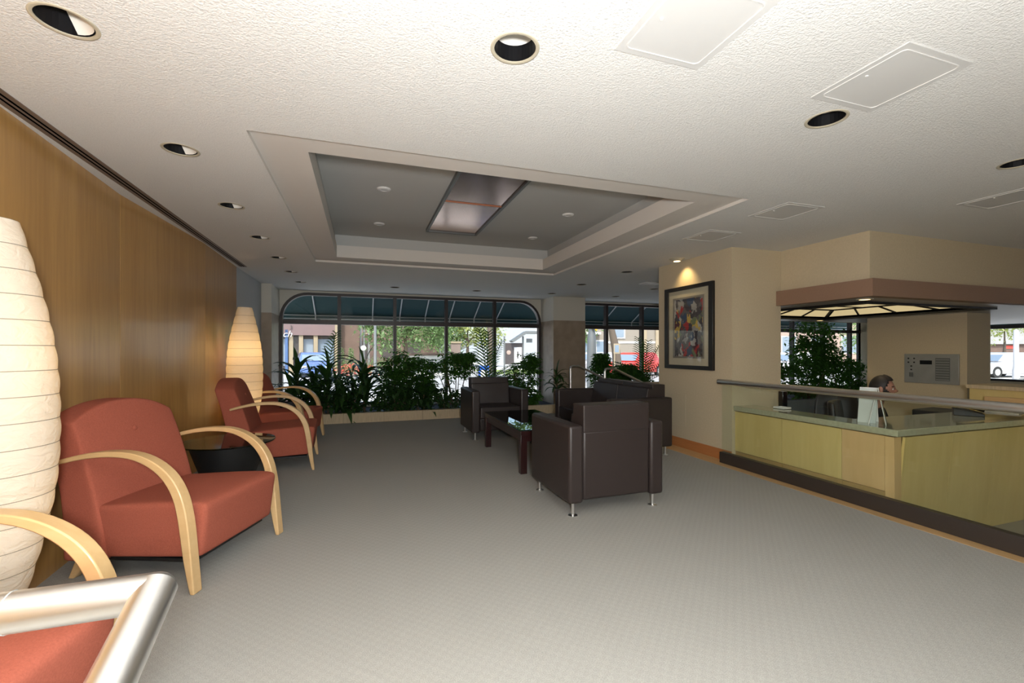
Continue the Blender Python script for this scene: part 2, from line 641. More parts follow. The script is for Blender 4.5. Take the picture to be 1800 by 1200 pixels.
# ================================================================ the setting
# ---- floors
lounge = MB()
lounge.box(-1.775, 3.53, 0.35, 8.45, LO - 0.02, 0.0)
st(lounge.build('floor', 'carpet'), 'grey woven carpet floor of the raised lounge')
st(MB().box(-1.8, RX + 0.1, -4.6, WY + 0.1, LO - 0.12, LO).build('floor_lower', 'tile_floor'),
   'lower floor around the reception desk')
st(MB().box(3.53, 3.745, 0.35, 5.02, LO, 0.001).build('trim_1', 'strip_wood', bevel=0.002),
   'pale wood strip edging the carpet along the glass railing')
st(MB().box(3.53, 3.62, 5.02, 8.35, LO, 0.001).build('trim_2', 'strip_wood', bevel=0.002),
   'pale wood nosing at the top of the far steps')
steps = thing('stair_1', (3.62, 6.7, LO), kind='structure', label='short flight of steps down beside the far pillar', cat='structure')
MB().box(0, 0.3, -1.68, 1.65, 0, 0.15).build('tread', 'tile_floor', steps)
nst = thing('stair_2', (0.8, 0.35, LO), kind='structure', label='steps down behind the viewer', cat='structure')
MB().box(-2.5, 2.6, -0.3, 0, 0, 0.15).build('tread', 'tile_floor', nst)

# ---- ceiling with coffer opening and round holes for the downlights
LEFT_ROW = [(-0.945, 1.90 + 1.01 * i) for i in range(7)]
MID_ROW = [(0.53, 1.545), (2.10, 1.545), (3.668, 1.55)]
FAR_ROW = [(0.546, 8.107), (2.022, 8.095), (3.508, 8.02)]
RIGHT_ROW = [(3.50, 6.757), (3.544, 5.468), (5.006, 6.844), (4.944, 8.043)]
HOLE_R = 0.08


def cdt_sheet(outer, holes, z):
    verts, edges = [], []
    for loop in [outer] + holes:
        k = len(verts)
        n = len(loop)
        verts += [Vector(p) for p in loop]
        edges += [(k + i, k + (i + 1) % n) for i in range(n)]
    vo, eo, fo, _, _, _ = geometry.delaunay_2d_cdt(verts, edges, [], 4, 1e-5)
    def inside(p, loop):
        r_ = False
        for i in range(len(loop)):
            (xa, ya), (xb, yb) = loop[i], loop[i - 1]
            if (ya > p.y) != (yb > p.y) and p.x < (xb - xa) * (p.y - ya) / (yb - ya) + xa:
                r_ = not r_
        return r_
    keep = []
    for f in fo:
        c = sum((vo[i] for i in f), Vector((0, 0))) / len(f)
        if not any(inside(c, h) for h in holes):
            keep.append(tuple(f))
    m = MB()
    m.add([(p.x, p.y, z) for p in vo], keep)
    return m


def circ(c, r, n=28):
    return [(c[0] + r * cos(2 * pi * i / n), c[1] + r * sin(2 * pi * i / n)) for i in range(n)]


CX0, CX1, CY0, CY1 = -0.55, 2.68, 2.545, 6.06     # coffer outer opening
IX0, IX1, IY0, IY1 = -0.29, 2.40, 2.78, 5.80      # coffer inner opening
holes = [[(CX0, CY0), (CX1, CY0), (CX1, CY1), (CX0, CY1)]]
for c in LEFT_ROW + MID_ROW + FAR_ROW + RIGHT_ROW:
    holes.append(circ(c, HOLE_R))
sheet = cdt_sheet([(-1.86, -4.6), (RX + 0.1, -4.6), (RX + 0.1, WY + 0.1), (-1.86, WY + 0.1)], holes, CZ)
ceil = st(sheet.build('ceiling', 'popcorn'), 'white popcorn textured ceiling')

# coffer: shallow step, flat band, inner riser, raised ceiling
cof = thing('ceiling_coffer', (0, 0, CZ), kind='structure', label='stepped rectangular tray recess in the ceiling', cat='structure')
z1, z2, z3 = 0.025, 0.17, 0.30


def rect(x0, x1, y0, y1):
    return [(x0, y0), (x1, y0), (x1, y1), (x0, y1)]


m = MB()
o_, i_ = rect(CX0, CX1, CY0, CY1), rect(IX0, IX1, IY0, IY1)
m.ring(rect(CX0 - 0.02, CX1 + 0.02, CY0 - 0.02, CY1 + 0.02), o_, 'z', 0.0005, z1 + 0.02)
m.build('lip', 'ceiling_smooth', cof)
MB().ring(rect(CX0 - 0.01, CX1 + 0.01, CY0 - 0.01, CY1 + 0.01), rect(IX0, IX1, IY0, IY1), 'z', z1, z2).build('band', 'ceiling_smooth', cof)
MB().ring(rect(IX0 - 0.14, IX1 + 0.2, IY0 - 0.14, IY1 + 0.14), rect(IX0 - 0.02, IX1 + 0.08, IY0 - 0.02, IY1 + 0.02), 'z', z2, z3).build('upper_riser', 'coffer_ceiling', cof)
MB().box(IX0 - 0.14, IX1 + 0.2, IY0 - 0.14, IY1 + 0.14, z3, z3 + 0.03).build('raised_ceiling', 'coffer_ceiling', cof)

# bronze mirror panels in the coffer
bp_ = thing('ceiling_mirror', (1.0, 4.1, CZ + z3), label='glossy bronze mirror panels framed in the raised ceiling recess', cat='ceiling panel')
MB().ring(rect(-0.3, 0.3, -1.12, 1.12), rect(-0.275, 0.275, -1.095, 1.095), 'z', -0.035, 0.0).build('frame', 'steel_dark', bp_)
for (a, b) in ((-1.09, 0.01), (0.03, 1.09)):
    MB().box(-0.272, 0.272, a, b, -0.02, -0.005).build('mirror_panel', 'bronze_mirror', bp_)
MB().box(-0.272, 0.272, 0.011, 0.029, -0.026, -0.005).build('divider', 'orange_strip', bp_)

SP = [((0.18, 4.04), 'near left'), ((0.18, 5.17), 'far left'), ((2.02, 4.2), 'near right'), ((2.02, 5.21), 'far right')]
for c, w in SP:
    t = thing('small_downlight', (c[0], c[1], CZ + z3), label='small white spotlight in the ceiling recess, %s of the bronze panel' % w,
              cat='ceiling light', group='small spotlights in the ceiling recess')
    MB().lathe([(0.028, -0.002), (0.03, -0.012), (0.055, -0.010), (0.06, 0.0)], n=24).build('trim_ring', 'plate_white2', t, smooth=60)
    MB().cyl((0, 0), 0.028, -0.009, -0.002, 20).build('lens', 'plate_white', t)

# downlights
ORD = ['first', 'second', 'third', 'fourth', 'fifth', 'sixth', 'seventh', 'eighth']


def downlight(c, label, group, scoop):
    t = thing('recessed_downlight', (c[0], c[1], CZ), label=label, cat='ceiling light', group=group)
    MB().lathe([(HOLE_R - 0.004, 0.003), (HOLE_R - 0.004, -0.001), (HOLE_R + 0.003, -0.0025), (HOLE_R + 0.009, -0.002), (HOLE_R + 0.010, 0.0)],
               n=36).build('trim_ring', 'trim_beige', t, smooth=60)
    bh = 0.13 if scoop else 0.062
    MB().lathe([(HOLE_R - 0.003, 0.003), (HOLE_R - 0.005, bh)], n=28).build('baffle', 'baffle_black', t)
    if scoop:
        MB().box(-HOLE_R, HOLE_R, -HOLE_R, HOLE_R, 0.14, 0.15).build('housing', 'black', t)
        # curved white kicker reflector on the room side
        mm = MB()
        n, k2 = 8, 12
        for a in range(n + 1):
            ph = a / n
            for b in range(k2 + 1):
                th = -pi / 2 * 1.0 + pi * b / k2
                rr = (HOLE_R - 0.008)
                x = rr * cos(th) * (1 - 0.75 * ph ** 1.4) - 0.045 * ph
                y = rr * sin(th) * (1 - 0.10 * ph)
                mm.v.append((x, y, 0.006 + 0.11 * ph))
        for a in range(n):
            for b in range(k2):
                q = a * (k2 + 1) + b
                mm.f.append((q, q + 1, q + k2 + 2, q + k2 + 1))
        mm.build('kicker_reflector', 'reflector_white', t, smooth=180)
    else:
        MB().lathe([(HOLE_R - 0.005, 0.062), (0.072, 0.10), (0.05, 0.14), (0.0, 0.155)], n=28).build('reflector', 'reflector_white', t, smooth=180)
        MB().sphere((0, 0, 0.12), 0.03).build('bulb', 'plate_white', t, smooth=180)
    return t


for i, c in enumerate(LEFT_ROW):
    downlight(c, 'wall-washing recessed downlight, %s from the viewer in the row beside the wood wall' % ORD[i], 'wall-washer downlights beside the wood wall', True)
for c, w in zip(MID_ROW, ('left of the two white access panels', 'beside the pair of white access panels', 'cut by the right picture edge')):
    downlight(c, 'round recessed downlight in the near ceiling, ' + w, 'downlights in the near ceiling', False)
for c, w in zip(FAR_ROW, ('leftmost', 'middle', 'rightmost')):
    downlight(c, 'small dark downlight above the planter, %s of the row along the window' % w, 'downlights along the window', False)
for c, w in zip(RIGHT_ROW, ('between coffer and far pillar', 'left of the framed picture wall', 'far beyond the framed picture wall', 'nearest the right window')):
    downlight(c, 'dark recessed downlight ' + w, 'downlights on the right of the coffer', False)

# flush access panels
PAN = [((1.06, 1.245), 'nearest the viewer, cut by the top edge'), ((2.035, 1.245), 'beside the black downlight at upper right'),
       ((3.19, 2.68), 'beyond the coffer corner'), ((3.19, 3.48), 'above the picture column'), ((4.44, 1.95), 'cut by the right picture edge')]
for c, w in PAN:
    t = thing('ceiling_access_panel', (c[0], c[1], CZ), label='flush white ceiling access panel ' + w, cat='access panel', group='white ceiling access panels')
    MB().box(-0.185, 0.185, -0.185, 0.185, -0.004, 0.0).build('frame', 'plate_white', t)
    a = []
    for q in range(4):
        cx, cy = (0.14, 0.14) if q == 0 else (-0.14, 0.14) if q == 1 else (-0.14, -0.14) if q == 2 else (0.14, -0.14)
        for k in range(5):
            th = q * pi / 2 + k * pi / 8
            a.append((cx + 0.02 * cos(th), cy + 0.02 * sin(th)))
    b2 = [(x * 0.978, y * 0.978) for x, y in a]
    MB().ring(a, b2, 'z', -0.0065, -0.003).build('seam', 'plate_white2', t)
    MB().cyl((-0.12, 0.0), 0.006, -0.008, -0.003, 10).build('latch', 'plate_white2', t)

t = thing('air_supply_grille', (4.6, 6.25, CZ), label='white rectangular air supply grille on the far ceiling', cat='ceiling vent')
MB().ring(rect(-0.25, 0.25, -0.1, 0.1), rect(-0.22, 0.22, -0.07, 0.07), 'z', -0.012, 0).build('frame', 'plate_white2', t)
for k in range(6):
    MB().box(-0.22, 0.22, -0.065 + k * 0.024, -0.055 + k * 0.024, -0.012, -0.002).build('louvre', 'plate_white', t)

# slot diffuser beside the wood wall
t = thing('linear_slot_diffuser', (-1.485, 0, CZ), label='long brown two-slot air diffuser in the ceiling along the wood wall', cat='ceiling vent')
for xa, xb in ((-0.045, -0.020), (-0.006, 0.006), (0.020, 0.045)):
    MB().box(xa, xb, -2.0, 6.72, -0.003, 0.0).build('rail', 'slot_brown', t)
for xa, xb in ((-0.020, -0.006), (0.006, 0.020)):
    MB().box(xa, xb, -2.0, 6.72, -0.0015, 0.0).build('slot', 'void_black', t)

# ---- left wall: faceted wood panels
wl = thing('wall_left', (0, 0, 0), kind='structure', label='honey wood veneer panel wall on the left', cat='structure')
J = [(-1.72, -3.6), (-1.74, -2.1), (-1.72, -0.6), (-1.74, 0.92), (-1.535, 2.42), (-1.622, 3.88), (-1.542, 5.40), (-1.575, 6.77)]
for (x0, y0), (x1, y1) in zip(J[:-1], J[1:]):
    g = 0.002
    mm = MB()
    mm.prism([(x0, y0 + g), (x1, y1 - g), (x1 - 0.03, y1 - g), (x0 - 0.03, y0 + g)], 'z', LO if y1 < 0.5 else 0.0, CZ - 0.001)
    mm.build('wood_panel', 'wall_wood', wl)
MB().box(-1.86, -1.775, -4.6, 6.77, LO, CZ).build('backing', 'grey_wall', wl)
st(MB().box(-1.78, -1.575, 6.773, 8.30, 0, CZ).build('wall_side', 'grey_wall'), 'plain grey wall strip past the wood panels')
# left pillar
pl = thing('pillar_1', (-1.60, 8.30, 0), kind='structure', label='corner pillar left of the arched window', cat='structure')
MB().box(-0.2, 0.178, 0, 0.85, 0, 1.82).build('lower_cladding', 'tan_stone', pl)
MB().box(-0.2, 0.175, 0.003, 0.85, 1.82, CZ).build('upper_wall', 'off_white', pl)
# far pillar
pr = thing('pillar_2', (3.72, 8.42, 0), kind='structure', label='square pillar between the two far windows', cat='structure')
MB().box(0, 0.73, 0, 0.7, LO, 1.81).build('lower_cladding', 'tan_stone', pr)
MB().box(0.003, 0.727, 0.003, 0.7, 1.81, CZ).build('upper_wall', 'off_white', pr)

# ---- picture column
pc = thing('pillar_3', (3.745, 3.78, 0), kind='structure', label='beige column carrying the framed picture', cat='structure')
MB().box(0, 0.688, 0, 1.24, LO, CZ).build('wall', 'beige_wall', pc)
MB().box(-0.012, 0.0, 0, 1.24, 0.0, 0.115).build('baseboard', 'cherry_wood', pc, bevel=0.002)
acc = MB().ring([(4.495, 0.262), (4.757, 0.262), (4.757, 0.657), (4.495, 0.657)], [(4.503, 0.27), (4.749, 0.27), (4.749, 0.649), (4.503, 0.649)], 'x', -0.003, 0.0)
t = thing('wall_access_panel', (3.745, 0, 0), label='flush painted access panel low on the picture column', cat='access panel')
acc.build('frame', 'beige_wall', t)
MB().box(-0.002, 0.0, 4.506, 4.746, 0.273, 0.646).build('door', 'beige_wall', t)

# ---- outer walls
st(MB().box(-1.8, RX + 0.1, -4.7, -4.6, LO, CZ).build('wall_back', 'beige_wall'))
st(MB().box(-1.8, RX + 0.2, -4.7, WY + 0.1, CZ + 0.36, CZ + 0.5).build('roof', 'concrete'))  # unseen slab added above the ceiling to stop daylight leaking in
st(MB().box(-2.0, -1.86, -4.7, WY + 0.15, LO, CZ + 0.36).build('wall_outer', 'brick_brown'))

# ---- parapet above the windows
st(MB().box(-2.0, RX + 0.2, WY + 0.02, WY + 0.14, CZ + 0.001, CZ + 0.36).build('wall_parapet', 'brick_brown'))
st(MB().box(RX + 0.02, RX + 0.14, -4.7, WY + 0.02, CZ + 0.001, CZ + 0.36).build('wall_parapet_side', 'brick_brown'))

# ---- window wall
WT = 2.265          # top of frame
TR = 1.72           # transom
WB = 0.15


def arch_loop(x0, x1, z0, z1_, rad, n=9, left=True, right=True):
    pts = [(x0, z0), (x1, z0)]
    if right:
        pts += [(x1 - rad + rad * cos(a), z1_ - rad + rad * sin(a)) for a in [pi / 2 * k / n for k in range(n + 1)]]
    else:
        pts += [(x1, z1_)] * (n + 1)
    if left:
        pts += [(x0 + rad + rad * cos(a), z1_ - rad + rad * sin(a)) for a in [pi / 2 + pi / 2 * k / n for k in range(n + 1)]]
    else:
        pts += [(x0, z1_)] * (n + 1)
    return pts


def make_window(name, label, x0, x1, mull, arch, z0):
    t = thing(name, (0, WY, 0), kind='structure', label=label, cat='structure')
    rad = 0.48 if arch else 0.02
    fw = 0.05
    MB().ring(arch_loop(x0, x1, z0, WT, rad), arch_loop(x0 + fw, x1 - fw, z0 + fw, WT - fw, max(rad - fw, 0.01)), 'y', -0.06, 0.06).build('frame', 'window_frame', t)
    for x in mull:
        MB().box(x - 0.03, x + 0.03, -0.055, 0.055, z0 + fw, WT - fw).build('mullion', 'window_frame', t)
    edges = [x0 + fw] + [e for x in mull for e in (x - 0.03, x + 0.03)] + [x1 - fw]
    for k in range(0, len(edges), 2):
        a, b = edges[k], edges[k + 1]
        MB().box(a, b, -0.05, 0.05, TR - 0.04, TR + 0.04).build('transom', 'window_frame', t)
        MB().box(a, b, -0.004, 0.004, z0 + fw, TR - 0.04).build('pane', 'glass_window', t)
        lf = arch and k == 0
        rt = arch and k == len(edges) - 2
        MB().prism(arch_loop(a, b, TR + 0.04, WT - fw, rad - fw, 9, lf, rt) if (lf or rt) else [(a, TR + 0.04), (b, TR + 0.04), (b, WT - fw), (a, WT - fw)],
                   'y', -0.004, 0.004).build('pane', 'glass_window', t)
    if arch:
        for sgn, xa in ((1, x0), (-1, x1)):
            n = 9
            pts = [(xa, WT + 0.02)]
            arcp = [(xa + sgn * rad - sgn * rad * cos(q), WT - rad + rad * sin(q)) for q in [pi / 2 * k / n for k in range(n + 1)]]
            pts = [(xa, CZ), (xa, WT - rad)] + arcp[1:] + [(xa + sgn * rad, CZ)]
            MB().prism(pts, 'y', -0.045, 0.10).build('spandrel', 'off_white', t)
    return t


make_window('window_1', 'wide dark-framed window with rounded top corners behind the planter', -1.424, 3.70, [-0.41, 0.612, 1.63, 2.655], True, WB)
make_window('window_2', 'dark-framed window right of the far pillar', 4.46, 8.3, [5.34, 6.30, 7.26], False, WB)
make_window('window_3', 'dark-framed window behind the ficus tree and the desk', 8.3, RX, [9.4, 10.2, 11.07, 12.2, 13.28], False, WB)
st(MB().box(-1.45, 3.72, WY - 0.05, WY + 0.1, LO, WB).build('wall_sill_1', 'off_white'))
st(MB().box(4.45, RX, WY - 0.05, WY + 0.1, LO, WB).build('wall_sill_2', 'off_white'))
st(MB().box(-1.424 + 0.48, 3.70 - 0.48, WY - 0.05, WY + 0.1, WT, CZ).build('wall_header_1', 'off_white'))
st(MB().box(4.45, RX, WY - 0.05, WY + 0.1, WT, CZ).build('wall_header_2', 'off_white'))
# right wall with window
t = thing('window_4', (RX, 0, 0), kind='structure', label='dark-framed side window at the far right', cat='structure')
for y0, y1 in ((4.75, 6.6), (2.9, 4.75), (1.05, 2.9), (-0.8, 1.05)):
    MB().ring([(y0, 0.5), (y1, 0.5), (y1, WT), (y0, WT)], [(y0 + 0.05, 0.55), (y1 - 0.05, 0.55), (y1 - 0.05, WT - 0.05), (y0 + 0.05, WT - 0.05)], 'x', -0.05, 0.05).build('frame', 'window_frame', t)
    MB().box(-0.05, 0.05, y0 + 0.05, y1 - 0.05, TR - 0.04, TR + 0.04).build('transom', 'window_frame', t)
    MB().box(-0.004, 0.004, y0 + 0.05, y1 - 0.05, 0.55, TR - 0.04).build('pane', 'glass_window', t)
    MB().box(-0.004, 0.004, y0 + 0.05, y1 - 0.05, TR + 0.04, WT - 0.05).build('pane', 'glass_window', t)
st(MB().box(RX - 0.05, RX + 0.1, -4.6, WY, LO, 0.5).build('wall_right', 'beige_wall'))
st(MB().box(RX - 0.05, RX + 0.1, 6.6, WY, 0.5, CZ).build('wall_right_far', 'beige_wall'))
st(MB().box(RX - 0.05, RX + 0.1, -4.6, -0.8, 0.5, CZ).build('wall_right_near', 'beige_wall'))
st(MB().box(RX - 0.05, RX + 0.1, -0.8, 6.6, WT, CZ).build('wall_right_header', 'beige_wall'))

# ---- bulkhead, fascia and lit soffit over the desk
bk = thing('ceiling_bulkhead', (4.36, 2.785, 0), kind='structure', label='beige bulkhead with brown fascia above the reception desk', cat='structure')
SX1, SY1 = 7.5 - 4.36, 5.65 - 2.785
MB().box(0.07, SX1 + 4, 0.07, 0.35, 1.85, CZ).build('upper_wall', 'beige_wall', bk)
MB().box(0.075, 0.35, 0.35, 1.3, 1.85, CZ).build('upper_wall', 'beige_wall', bk)
MB().box(0.0, SX1 + 4, 0.0, 0.10, 1.69, 1.85).build('fascia', 'fascia_brown', bk)
MB().box(0.0, 0.10, 0.10, 0.99, 1.69, 1.85).build('fascia', 'fascia_brown', bk)
OX0, OX1, OY0, OY1 = 0.45, 2.55, 0.38, 2.30       # opening (local)
MB().ring(rect(0.10, SX1, 0.10, SY1), rect(OX0, OX1, OY0, OY1), 'z', 1.69, 1.72).build('soffit', 'soffit_grey', bk)
MB().box(SX1, SX1 + 4, 0.10, 2.8, 1.69, 1.72).build('soffit', 'soffit_grey', bk)
MB().box(0.06, SX1 + 4, SY1, SY1 + 0.05, 1.69, CZ).build('rear_wall', 'beige_wall', bk)

cn = thing('lit_ceiling_canopy', (4.36, 2.785, 1.69), label='glowing amber panel canopy in black frames over the reception desk', cat='ceiling light')
IN = 0.34
HT = 0.105
MB().ring(rect(OX0 - 0.05, OX1 + 0.05, OY0 - 0.05, OY1 + 0.05), rect(OX0, OX1, OY0, OY1), 'z', -0.022, 0.03).build('rim', 'black', cn)


def quad_panel(parent, a, b, c, d, th=0.006, inset=0.0):
    """flat panel a-b (bottom) c-d (top) with a little thickness"""
    a, b, c, d = [Vector(p) for p in (a, b, c, d)]
    n_ = (b - a).cross(d - a).normalized() * th
    mm = MB()
    mm.add([a, b, c, d, a + n_, b + n_, c + n_, d + n_], [(0, 1, 2, 3), (4, 7, 6, 5), (0, 4, 5, 1), (1, 5, 6, 2), (2, 6, 7, 3), (3, 7, 4, 0)])
    return mm.build('light_panel', 'panel_glow', parent)


low = rect(OX0, OX1, OY0, OY1)
top = rect(OX0 + IN, OX1 - IN, OY0 + IN, OY1 - IN)
for s_ in range(4):
    p0, p1 = Vector((*low[s_], 0.03)), Vector((*low[(s_ + 1) % 4], 0.03))
    q0, q1 = Vector((*top[s_], HT)), Vector((*top[(s_ + 1) % 4], HT))
    nseg = 4
    for k in range(nseg):
        u0, u1 = k / nseg, (k + 1) / nseg
        quad_panel(cn, p0.lerp(p1, u0), p0.lerp(p1, u1), q0.lerp(q1, u1), q0.lerp(q1, u0))
    for k in range(nseg + 1):
        u = k / nseg
        if k == nseg:
            continue
        r_ = 0.028 if k == 0 else 0.014
        MB().tube([p0.lerp(p1, u) + Vector((0, 0, -0.005)), q0.lerp(q1, u) + Vector((0, 0, -0.005))], r_, 6).build('frame_bar', 'black', cn)
    MB().tube([q0 + Vector((0, 0, -0.004)), q1 + Vector((0, 0, -0.004))], 0.016, 6).build('frame_bar', 'black', cn)
tx0, tx1, ty0, ty1 = OX0 + IN, OX1 - IN, OY0 + IN, OY1 - IN
for i in range(3):
    for j in range(3):
        a0, a1 = tx0 + (tx1 - tx0) * i / 3, tx0 + (tx1 - tx0) * (i + 1) / 3
        b0, b1 = ty0 + (ty1 - ty0) * j / 3, ty0 + (ty1 - ty0) * (j + 1) / 3
        MB().box(a0 + 0.012, a1 - 0.012, b0 + 0.012, b1 - 0.012, HT, HT + 0.006).build('light_panel', 'panel_glow', cn)
for i in (1, 2):
    a0 = tx0 + (tx1 - tx0) * i / 3
    MB().box(a0 - 0.012, a0 + 0.012, ty0, ty1, HT - 0.01, HT + 0.006).build('frame_bar', 'black', cn)
    b0 = ty0 + (ty1 - ty0) * i / 3
    MB().box(tx0, tx1, b0 - 0.012, b0 + 0.012, HT - 0.012, HT + 0.004).build('frame_bar', 'black', cn)
MB().box(OX0 - 0.1, OX1 + 0.1, OY0 - 0.1, OY1 + 0.1, HT + 0.03, HT + 0.05).build('cover', 'black', cn)


def soffit_light(x, y, label):
    t = thing('soffit_downlight', (x, y, 1.69), label=label, cat='ceiling light', group='lit downlights in the desk soffit')
    MB().lathe([(0.045, 0.004), (0.048, -0.008), (0.068, -0.006), (0.07, 0.0)], n=28).build('trim_ring', 'trim_beige', t, smooth=60)
    MB().cyl((0, 0), 0.045, -0.006, 0.0, 24).build('lens', 'lamp_glow', t)
    d = bpy.data.lights.new('soffit_spot', 'SPOT')
    d.energy = 9
    d.spot_size = R(100)
    d.spot_blend = 0.6
    d.color = (1, 0.75, 0.45)
    d.shadow_soft_size = 0.04
    l = bpy.data.objects.new('soffit_spot', d)
    C.objects.link(l)
    l.parent = t
    l.location = (0, 0, -0.03)


soffit_light(4.585, 3.0, 'lit downlight at the near corner of the brown soffit')
soffit_light(7.15, 5.37, 'lit downlight at the far corner of the soffit')

# panel pillar behind the man
st(MB().box(7.5, 8.0, 3.65, 4.87, LO, 1.69).build('wall_panel_pillar', 'beige_wall'), 'beige pillar carrying the steel alarm panel')
t = thing('alarm_panel', (7.5, 4.04, 0.94), label='brushed steel alarm panel with buttons and speaker grille on beige pillar', cat='control panel')
MB().box(-0.02, 0, -0.315, 0.315, -0.205, 0.205).build('plate', 'steel_panel', t, bevel=0.004)
for (y, z) in ((0.26, 0.14), (0.19, 0.14), (0.26, 0.085), (0.19, 0.085), (0.225, 0.03), (0.225, -0.02)):
    MB().box(-0.026, -0.02, y - 0.009, y + 0.009, z - 0.009, z + 0.009).build('button', 'black', t)
MB().box(-0.026, -0.02, 0.205, 0.25, -0.12, -0.06).build('key_switch', 'steel_dark', t)
MB().box(-0.025, -0.02, -0.02, 0.12, 0.06, 0.115).build('display', 'black_gloss', t)
g = MB().box(-0.024, -0.02, -0.22, -0.06, -0.16, 0.15).build('speaker_grille', 'steel_dark', t)
for k in range(9):
    MB().box(-0.026, -0.024, -0.215, -0.065, -0.15 + k * 0.034, -0.14 + k * 0.034).build('slat', 'steel_panel', g)

# ================================================================ railings
rl = thing('glass_railing', (3.655, 0, 0), label='frameless glass railing with round steel handrail beside the desk', cat='railing')
MB().tube([(0, 3.87, 0.858), (0, 0.2, 0.858)], 0.03, 20).build('handrail', 'steel', rl, smooth=60)
MB().box(-0.03, 0.03, 0.3, 3.83, 0.001, 0.115).build('base_shoe', 'dark_rail_base', rl, bevel=0.003)
for (a, b) in ((0.32, 1.46), (1.466, 2.6), (2.606, 3.82)):
    MB().box(-0.006, 0.006, a, b, 0.06, 0.845).build('glass_panel', 'glass_rail', rl)

fr = thing('stair_handrail', (-0.275, 0.752, 0.862), label='brushed steel tube handrail turning downwards in the near left corner', cat='handrail')
mm = MB()
mm.tube([(-1.32, 0, 0), (-0.0, 0, 0), ], 0.0255, 28)
mm.build('top_tube', 'steel', fr, smooth=60)
mm = MB()
mm.tube([(0.0, 0.006, 0.003), (0.0, -1.3, -0.53)], 0.0255, 28)
mm.build('sloping_tube', 'steel', fr, smooth=60)
MB().sphere((0, 0, 0), 0.0256, 24, 14).build('elbow', 'steel', fr, smooth=180)
MB().lathe([(0.0256, -0.0012), (0.0264, 0), (0.0256, 0.0012)], n=28).build('weld_seam', 'steel_panel', fr).matrix_local = Matrix.Translation((-0.155, 0, 0)) @ Matrix.Rotation(R(90), 4, 'Y')
MB().lathe([(0.05, -1.322), (0.05, -1.312), (0.026, -1.312)], n=24).build('wall_flange', 'steel', fr).matrix_local = Matrix.Rotation(R(90), 4, 'Y')

for k, (y, w) in enumerate(((7.30, 'nearest the far pillar'), (6.10, 'behind the leather sofa'))):
    t = thing('step_handrail', (3.56, y, 0), label='bent steel stair handrail ' + w, cat='handrail', group='steel handrails of the far steps')
    MB().tube([(0, 0, 0), (0, 0, 0.86), (0.012, 0, 0.898), (0.05, 0, 0.91), (0.15, 0, 0.91), (0.2, 0, 0.895), (0.85, 0, 0.60), (0.87, 0, 0.58), (0.87, 0, LO)], 0.019, 14).build('tube', 'steel', t, smooth=60)
    MB().lathe([(0.045, 0.0), (0.045, 0.006), (0.02, 0.008)], n=20).build('flange', 'steel', t)
st(MB().box(4.45, 5.6, 6.28, 6.42, LO, 0.62).build('wall_low', 'beige_wall'), 'low wall beside the far steps')
st(MB().box(4.43, 5.62, 6.24, 6.46, 0.62, 0.66).build('trim_3', 'planter_stone'), 'pale cap on the low wall beside the steps')

# ================================================================ planters
pt = thing('window_planter', (0, 7.8, 0), label='long low planter with pale stone kerb under the arched window', cat='planter')
for k in range(8):
    a = -1.57 + k * (5.12 / 8)
    MB().box(a + 0.001, a + 5.12 / 8 - 0.001, 0, 0.1, 0, 0.16).build('kerb_stone', 'planter_stone', pt, bevel=0.003)
MB().box(-1.42, 3.68, 0.1, 1.25, 0.0, 0.11).build('soil', 'soil', pt)
pt2 = thing('right_planter', (0, 7.05, 0), label='grey walled planter holding the hedge behind the desk', cat='planter')
MB().box(6.2, RX - 0.06, 0, 0.12, LO, 0.14).build('planter_wall', 'planter_grey', pt2)
MB().box(6.2, RX - 0.06, 0.12, 1.98, LO, 0.06).build('soil', 'soil', pt2)
pt3 = thing('stair_planter', (4.5, 8.0, LO), label='low planter under the window right of the far pillar', cat='planter')
MB().box(0, 1.66, 0, 0.1, 0, 0.45).build('planter_wall', 'planter_stone', pt3)
MB().box(0, 1.66, 0.1, 1.04, 0, 0.4).build('soil', 'soil', pt3)

# ================================================================ reception desk
dk = thing('reception_desk', (3.76, 2.231, LO), label='maple reception desk with polished stone counter behind the glass', cat='desk')
DH = 0.905
ct = MB()
ct.prism([(0, 0), (2.4, 0), (2.4, 0.5), (0.28, 0.5), (0.28, 1.545), (0, 1.545)], 'z', DH - 0.05, DH)
ct.build('countertop', 'counter_stone', dk, bevel=0.004)
pw = [(0.10, 0.42), (0.424, 0.98), (0.984, 1.54)]
for a, b in pw:
    MB().box(0.02, 0.04, a, b, 0.425, DH - 0.06).build('front_panel', 'desk_wood' if a > 0.3 else 'desk_wood_rosy', dk)
    MB().box(0.026, 0.044, a, b, 0.0, 0.42).build('plinth_panel', 'plinth_wood', dk)
MB().prism([(0.02, DH - 0.06), (0.10, DH - 0.06), (0.10, 0.0), (0.03, 0.0)], 'y', 0.035, 0.098).build('corner_post', 'desk_wood_rosy', dk)
for k in range(4):
    a, b = 0.105 + k * 0.57, 0.672 + k * 0.57
    MB().prism([(0.012, DH - 0.06), (0.03, DH - 0.06), (0.10, 0.0), (0.08, 0.0)], 'x', a, b).build('side_panel', 'desk_wood', dk)
MB().box(0.10, 2.38, 0.10, 0.14, 0.0, DH - 0.06).build('carcass', 'strip_wood', dk)
MB().box(0.046, 0.26, 0.14, 1.54, 0.0, DH - 0.06).build('carcass', 'strip_wood', dk)
MB().box(1.50, 2.4, 0.5, 0.95, 0.70, 0.73).build('work_surface', 'desk_wood', dk)

